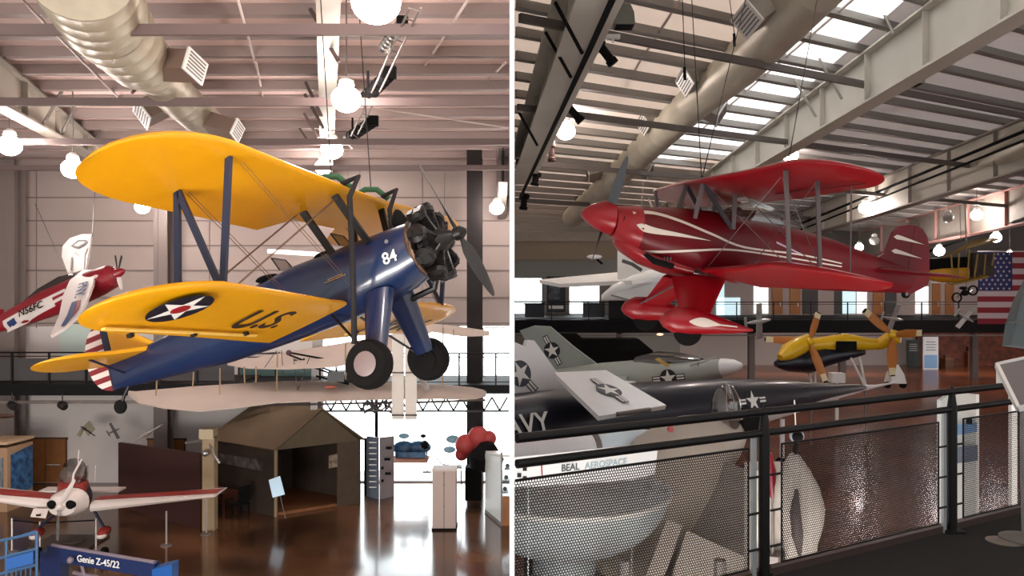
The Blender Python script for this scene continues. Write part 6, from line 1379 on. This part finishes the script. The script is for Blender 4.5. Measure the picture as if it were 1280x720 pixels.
# white kiosk below the railing right
k0 = P(1179, 500, 15.5)
t = thing('white_corner_kiosk', 'white kiosk with a small black picture standing below the right part of the railing', 'kiosk', P(1200, 600, 16))
for (a, b, c_, d_, y0, y1, m) in ((1174, 1186, 500, 492, 15.6, 16.2, MATS['case_white']), (1188, 1222, 490, 493, 16.2, 15.6, white_p)):
    A, B = P(a, c_, y0), P(b, d_, y1); MB().slab([A, B, V((B.x, B.y, FR)), V((A.x, A.y, FR))], .08).build('kiosk_panel', m, t)
MB().slab([P(1208, 530, 15.5), P(1215, 530, 15.5), P(1215, 522, 15.5), P(1208, 522, 15.5)], .02).build('picture', black_matt, t); MB().slab([P(1190, 560, 15.8), P(1222, 556, 15.4), P(1222, 576, 15.4), P(1190, 580, 15.8)], .02).build('dark_band', MATS['board_blue_grey'], t)
MB().slab([P(1190, 532, 15.9), P(1221, 528, 15.45), P(1221, 540, 15.45), P(1190, 545, 15.9)], .02).build('pale_blue_band', blue_band, t)
t = MB().box(P(1266, 470, 11.5), (.3, .3, .25)).box(P(1266, 470, 11.5)+V((0, 0, -1.5)), (.08, .08, 2.8)).build('small_sign_box', white_p); tag(t, 'small white box on a post seen left above the lectern', 'sign'); t.location.z -= 0
# ================================================================== YELLOW TILTING ROTOR CRAFT
yr = thing('tiltrotor_drone', 'yellow twin-rotor craft with orange wooden blades and a black belly on legs', 'aircraft', P(1050, 480, 28))
yy_ = mat('rotor_yellow', (222, 176, 20), .35, coat=.2); ob = mat('blade_orange_wood', (178, 108, 40), .4); ct = mat('blade_tip_cream', (226, 210, 170), .5); y3 = 28.0
MB().tube([P(975, 447, y3-1), P(985, 440, y3-.8), P(1000, 432, y3-.5), P(1012, 424, y3-.4)], [.12, .30, .32, .2], 14).build('left_nacelle', yy_, yr, smooth=True)
MB().tube([P(1006, 432, y3), P(1030, 430, y3), P(1056, 427, y3), P(1085, 430, y3+.2), P(1100, 430, y3+.4), P(1112, 424, y3+.4), P(1120, 420, y3+.4)], [.24, .26, .30, .22, .20, .24, .22], 14).build('fuselage', yy_, yr, smooth=True)
MB().tube([P(1098, 431, y3+.3), P(1120, 420, y3), P(1124, 417, y3-.1)], [.2, .28, .12], 14).build('right_nacelle', yy_, yr, smooth=True)
MB().tube([P(970, 455, y3-.9), P(985, 452, y3-.6), P(1010, 452, y3), P(1030, 446, y3), P(1080, 440, y3+.2)], [.1, .35, .42, .36, .1], 14).build('black_belly', nav, yr, smooth=True)
MB().box(P(1058, 432, y3-.35), (.7, .05, .3)).build('dark_mark', black_matt, yr)
mb = MB()
for k in range(4): mb.box(P(1046+k*5, 419, y3), (.08, .1, .12))
mb.build('engine_fittings', alu, yr)
def rotor(h, tips, cw):
    hb = P(*h, y3-.7); pr_ = MB().ball(hb, .14, 10, 8).build('rotor_hub', yy_, yr, smooth=True)
    for px, py, dy in tips:
        tp = P(px, py, y3-.7+dy); d = (tp-hb); fw_ = d.cross(V((0, 0, 1)) if abs(d.z) < d.length*.8 else V((1, 0, 0))).normalized(); fw_ = V((0, -1, 0)) if abs(d.normalized().y) < .8 else fw_
        b_ = blade(hb, d, (0, -1, 0), d.length, cw, .35).build('rotor_blade', ob, pr_, smooth=True)
        MB().beam(hb+d*.80, hb+d*.985, cw*.62, .09, up=(0, 1, 0)).build('blade_tip', ct, b_); MB().beam(hb+d*.97, hb+d*1.0, cw*.5, .095, up=(0, 1, 0)).build('tip_cap', black_matt, b_)
rotor((1012, 427), ((1023, 391, .3), (956, 424, .6), (1032, 478, -.4)), .30); rotor((1115, 418), ((1080, 388, -.3), (1152, 416, .6), (1115, 470, .2)), .34)
for a, b in (((1017, 455), (1019, 478)), ((1008, 455), (1014, 478)), ((1062, 445), (1080, 480)), ((1074, 446), (1082, 482))): MB().tube([P(*a, y3), P(*b, y3)], .045, 6).build('landing_leg', white_p, yr)
mb = MB(); A_2 = P(1010, 480, y3); mb.tube([P(1014, 478, y3), V((P(1014, 478, y3).x, y3, FR))], .04, 6).tube([P(1082, 480, y3), V((P(1082, 480, y3).x, y3, FR))], .04, 6); mb.build('stand_leg', steel, yr)
t = MB().box(P(1046, 472, 30), (.48, .4, .36)).box(P(1046, 472, 30)+V((0, 0, -.9)), (.1, .1, 1.5)).build('white_equipment_box', white_p); tag(t, 'small white box between the yellow rotor craft legs', 'box')
t = thing('small_white_buggy', 'small white wheeled exhibit under the right rotor of the yellow craft', 'exhibit', P(1119, 476, 31)); MB().loft([[P(1119, 472, 31)+V((a*w_, b*w_, z)) for a, b in ((-.3, -.3), (.3, -.3), (.3, .3), (-.3, .3))] for w_, z in ((1, -.2), (.8, .15), (.3, .5))]).build('body', white_p, t)
for sx in (-.3, .3): MB().lathe([(.05, -.04), (.13, -.04), (.13, .04), (.05, .04)], P(1119, 478, 30.8)+V((sx, 0, -.1)), (0, 1, 0), 12).build('wheel', rubber, t)
# ================================================================== hanging yellow biplane, motorcycle, small models, white plane
yb = thing('yellow_hanging_biplane', 'small yellow biplane hanging beside the flag behind the red tail', 'airplane', P(1195, 330, 38)); yv = 38.0
dy_ = mat('dull_yellow', (206, 150, 30), .5); kh = mat('khaki_wing', (150, 124, 62), .6)
MB().slab([P(1180, 322, 39.5), P(1215, 302, 38.6), P(1240, 298, 38), P(1249, 299, 37.6), P(1238, 302, 37.2), P(1208, 310, 37.6)], .08).build('upper_wing', kh, yb)
MB().slab([P(1176, 350, 39.5), P(1232, 344, 37.5), P(1236, 346, 37.0), P(1190, 356, 38)], .08).build('lower_wing', kh, yb)
MB().loft([[P(px, py, yv)+V((0, h*.6*math.cos(q), h*math.sin(q))) for q in [2*PI*k/12 for k in range(12)]] for px, py, h in ((1160, 341, .3), (1175, 342, .42), (1208, 341, .45), (1210, 341, .2))]).build('fuselage', dy_, yb, smooth=True, ang=50)
MB().loft([[P(px, py, yv-.1)+V((0, h*.5*math.cos(q), h*math.sin(q))) for q in [2*PI*k/10 for k in range(10)]] for px, py, h in ((1160, 331, .3), (1208, 329, .32))]).build('cockpit_opening', black_matt, yb, smooth=True)
MB().box(P(1226, 331, yv), (1.0, .5, 1.1)).build('engine_bay', mat('dark_brown_engine', (58, 44, 36), .6, noise=.3, scale=6), yb)
for a, b in (((1189, 318), (1191, 350)), ((1199, 316), (1197, 350)), ((1212, 312), (1209, 348)), ((1222, 318), (1218, 347)), ((1232, 318), (1230, 345)), ((1243, 316), (1240, 332))): MB().tube([P(*a, yv-.4), P(*b, yv-.4)], .04, 5).build('interplane_strut', kh, yb)
MB().box(P(1168, 326, yv), (.4, .3, .25)).build('white_plate', white_p, yb)
for a in ((1201, 300), (1207, 300)): tag(MB().tube([P(*a, yv), P(a[0]-1, 255, yv)], .015, 4).build('suspension_cable', steel), ('left' if a[0] == 1201 else 'right')+' hanging cable of the small yellow biplane', 'cable')
mc = thing('hanging_motorcycle', 'dark motorcycle on display high beside the flag below the yellow biplane', 'motorcycle', P(1208, 368, 43)); ym = 43
for px, py in ((1196, 372), (1216, 363)): MB().tube([P(px, py, ym)+V((.24*math.cos(q), 0, .24*math.sin(q))) for q in [2*PI*k/20 for k in range(21)]], .05, 6).build('wheel', rubber, mc)
MB().tube([P(1196, 372, ym), P(1203, 362, ym), P(1212, 366, ym), P(1216, 363, ym)], .05, 6).build('frame', chrome, mc); MB().ball(P(1206, 366, ym), .22, 10, 6, (1.2, .5, .8)).build('engine', black_matt, mc, smooth=True); MB().ball(P(1204, 360, ym), .16, 10, 6, (1.5, .6, .6)).build('seat', black_matt, mc, smooth=True)
tag(MB().tube([P(1208, 358, 43), P(1208, 330, 43)+V((0, 0, 3))], .02, 4).build('suspension_cable', steel), 'cable holding the dark motorcycle', 'cable')
slv = mat('model_silver', (176, 176, 176), .35, .4, noise=.2, scale=4)
tinyplane(P(947, 402, 30), 1.0, 'silver model aircraft hanging under the red wing before the dark gallery', slv, (.95, 0, .15), 'silver model aircraft hung at the gallery edge')
tinyplane(P(1115, 398, 40), 1.1, 'silver model aircraft hanging above the right yellow rotor', slv, (.95, 0, -.15), 'silver model aircraft hung at the gallery edge')
tinyplane(P(1206, 396, 40), .9, 'silver model aircraft hanging under the motorcycle', slv, (.6, -.5, -.5), 'silver model aircraft hung at the gallery edge')
# white aircraft behind the red biplane
wa = thing('white_sport_plane', 'large white aircraft behind the nose of the red biplane', 'airplane', P(800, 350, 24)); wm_ = mat('bright_white_plane', (238, 238, 236), .35)
yw_ = 24.0
MB().slab([P(674, 352, 27), P(690, 350, 27.5), P(800, 340, 25), P(850, 345, 23.5), P(790, 353, 22.5), P(700, 357, 26)], .12).build('wing', wm_, wa)
MB().loft([[P(px, py, y)+V((0, h*.8*math.cos(q), h*math.sin(q))) for q in [2*PI*k/16 for k in range(16)]] for px, py, y, h in ((752, 372, 23, .08), (765, 366, 23, .22), (790, 360, 23, .36), (820, 353, 23.3, .42), (850, 347, 23.6, .46), (900, 340, 24, .4))]).build('fuselage', wm_, wa, smooth=True, ang=60)
MB().slab([P(772, 309, 24.5), P(812, 309, 24.3), P(852, 322, 24), P(852, 352, 24), P(772, 352, 24.5)], .1).build('vertical_fin', wm_, wa)
MB().slab([P(764, 369, 22.6), P(830, 352, 22.6), P(846, 362, 22.4), P(790, 376, 22.4)], .1).build('belly_panel', mat('pale_grey_belly', (186, 188, 188), .4), wa)
mb = MB().tube([P(778, 326, 24), P(790, 330, 23.9), P(802, 338, 23.9)], .06, 6).build('fin_fitting', MATS['panel_grey_dark'], wa)
for k, (a, b) in enumerate(((800, 250), (850, 250))): tag(MB().tube([P(a, 310, 24.2), P(a+4, 226, 25)], .01, 4).build('suspension_cable', steel), ('left' if k == 0 else 'right')+' cable above the large white aircraft', 'cable')
wc_ = thing('tiny_ceiling_model', 'tiny white and black model hanging below the left propeller of the red biplane', 'model', P(744, 322, 20)); MB().ball(P(743, 321, 20), .14, 10, 6, (1.4, .5, .4)).build('body', wm_, wc_, smooth=True); MB().tube([P(746, 324, 20), P(753, 330, 20)], .03, 6).build('boom', black_matt, wc_)
# equipment on the far left gallery
t = thing('dark_framed_display', 'dark framed display board on the far gallery between two bright windows', 'display board', P(695, 398, 49)); MB().box(P(695, 368, 49), (1.15, .15, 2.2)).build('frame', mat('display_navy_black', (30, 36, 48), .5), t); MB().box(P(693, 363, 48.9), (.7, .05, 1.1)).build('picture', mat('picture_grey', (96, 104, 112), .5, rgb2=(40, 44, 52), scale=3), t); MB().box(P(695, 384, 48.9), (.9, .05, .2)).build('caption', white_ink, t)
for px, py, w_, h_, lab in ((668, 386, 1.2, .9, 'dark table on the far gallery left of the framed display'), (742, 389, 1.3, 1.0, 'dark grey cabinet on the far gallery behind the railing')):
    c = P(px, 0, 49.5); c.z = DK; t = thing('gallery_cabinet', lab, 'cabinet', c); MB().box(c+V((0, 0, h_*.5)), (w_, .6, h_*.9)).build('cabinet_body', mat('cabinet_dark_blue_grey', (46, 54, 64), .5), t); MB().box(c+V((0, 0, h_)), (w_*1.08, .7, .06)).build('cabinet_top', black_matt, t)
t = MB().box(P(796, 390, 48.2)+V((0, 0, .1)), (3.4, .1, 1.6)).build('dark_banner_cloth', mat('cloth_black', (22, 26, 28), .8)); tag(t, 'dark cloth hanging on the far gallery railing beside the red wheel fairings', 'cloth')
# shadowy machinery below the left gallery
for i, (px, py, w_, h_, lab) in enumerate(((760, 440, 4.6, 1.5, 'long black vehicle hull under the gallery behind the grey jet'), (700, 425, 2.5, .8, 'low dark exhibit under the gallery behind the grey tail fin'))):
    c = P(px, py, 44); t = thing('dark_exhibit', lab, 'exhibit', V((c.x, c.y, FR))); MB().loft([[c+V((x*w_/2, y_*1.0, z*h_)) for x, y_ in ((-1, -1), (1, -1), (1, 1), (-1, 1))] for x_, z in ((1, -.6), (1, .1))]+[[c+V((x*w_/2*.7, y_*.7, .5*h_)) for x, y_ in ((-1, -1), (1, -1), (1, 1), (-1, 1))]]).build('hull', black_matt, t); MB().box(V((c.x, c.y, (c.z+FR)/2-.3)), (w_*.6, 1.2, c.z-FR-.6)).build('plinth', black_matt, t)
for px in (905, 932, 940): pass
t = thing('hall_column_pipe', 'slim grey pipe column rising at the right end of the far floor', 'column', Gr(1247, 455)); MB().tube([Gr(1247, 455), Gr(1247, 455)+V((0, 0, 3.2))], .12, 10).build('pipe', MATS['column_grey'], t, smooth=True)
for i, (px, py, lab) in enumerate(((825, 418, 'small ceiling lamp glowing under the gallery behind the wheel fairings'),)):
    t = MB().ball(P(px, py, 47), .12, 10, 6, (1.6, 1, .5)).build('gallery_lamp', mat('warm_small_glow', (255, 200, 150), emit=(255, 190, 130), es=3), smooth=True); tag(t, lab, 'lamp')
# ceiling sprinkler rod bundle of fan: slim suspended wires in right hall
for (a, b, y, lab) in (((853, 0), (856, 84), 15, 'thin cable with a turnbuckle hanging left of the diagonal duct'), ((912, 0), (918, 42), 16, 'short thin cable hanging above the diagonal duct')):
    o = MB().tube([P(*a, y), P(*b, y)], .008, 4).tube([P(b[0]-.5, b[1], y), P(b[0], b[1]+16, y)], .03, 5).build('hanging_cable', black_matt); tag(o, lab, 'cable')
# ------------------------------------------------------------------ added unseen area lights that brighten the halls
def area(loc, target, size, e, col=(1, .95, .9)):
    l = bpy.data.lights.new('fill_light', 'AREA'); l.shape = 'RECTANGLE'; l.size, l.size_y = size; l.energy = e; l.color = col
    o = bpy.data.objects.new('fill_light', l); C.objects.link(o); o.location = loc
    o.rotation_euler = (V(target)-V(loc)).to_track_quat('-Z', 'Y').to_euler(); return o
area((-9, -1, -5.5), (-8, 20, 4), (10, 3), 2100)
area((7, 7.2, -5.2), (9, 24, 6), (11, 1.5), 420)
area((1.6, 6.0, -5.2), (1.0, 18, 6), (2, 1.5), 120)
for x, w_ in ((8, 8), (20, 10), (32, 10)):
    area((x, 51, -2.75), (x, 53, -6), (w_, 2), 260, (1, .93, .85))  # added unseen lights that lift the far wall under the gallery
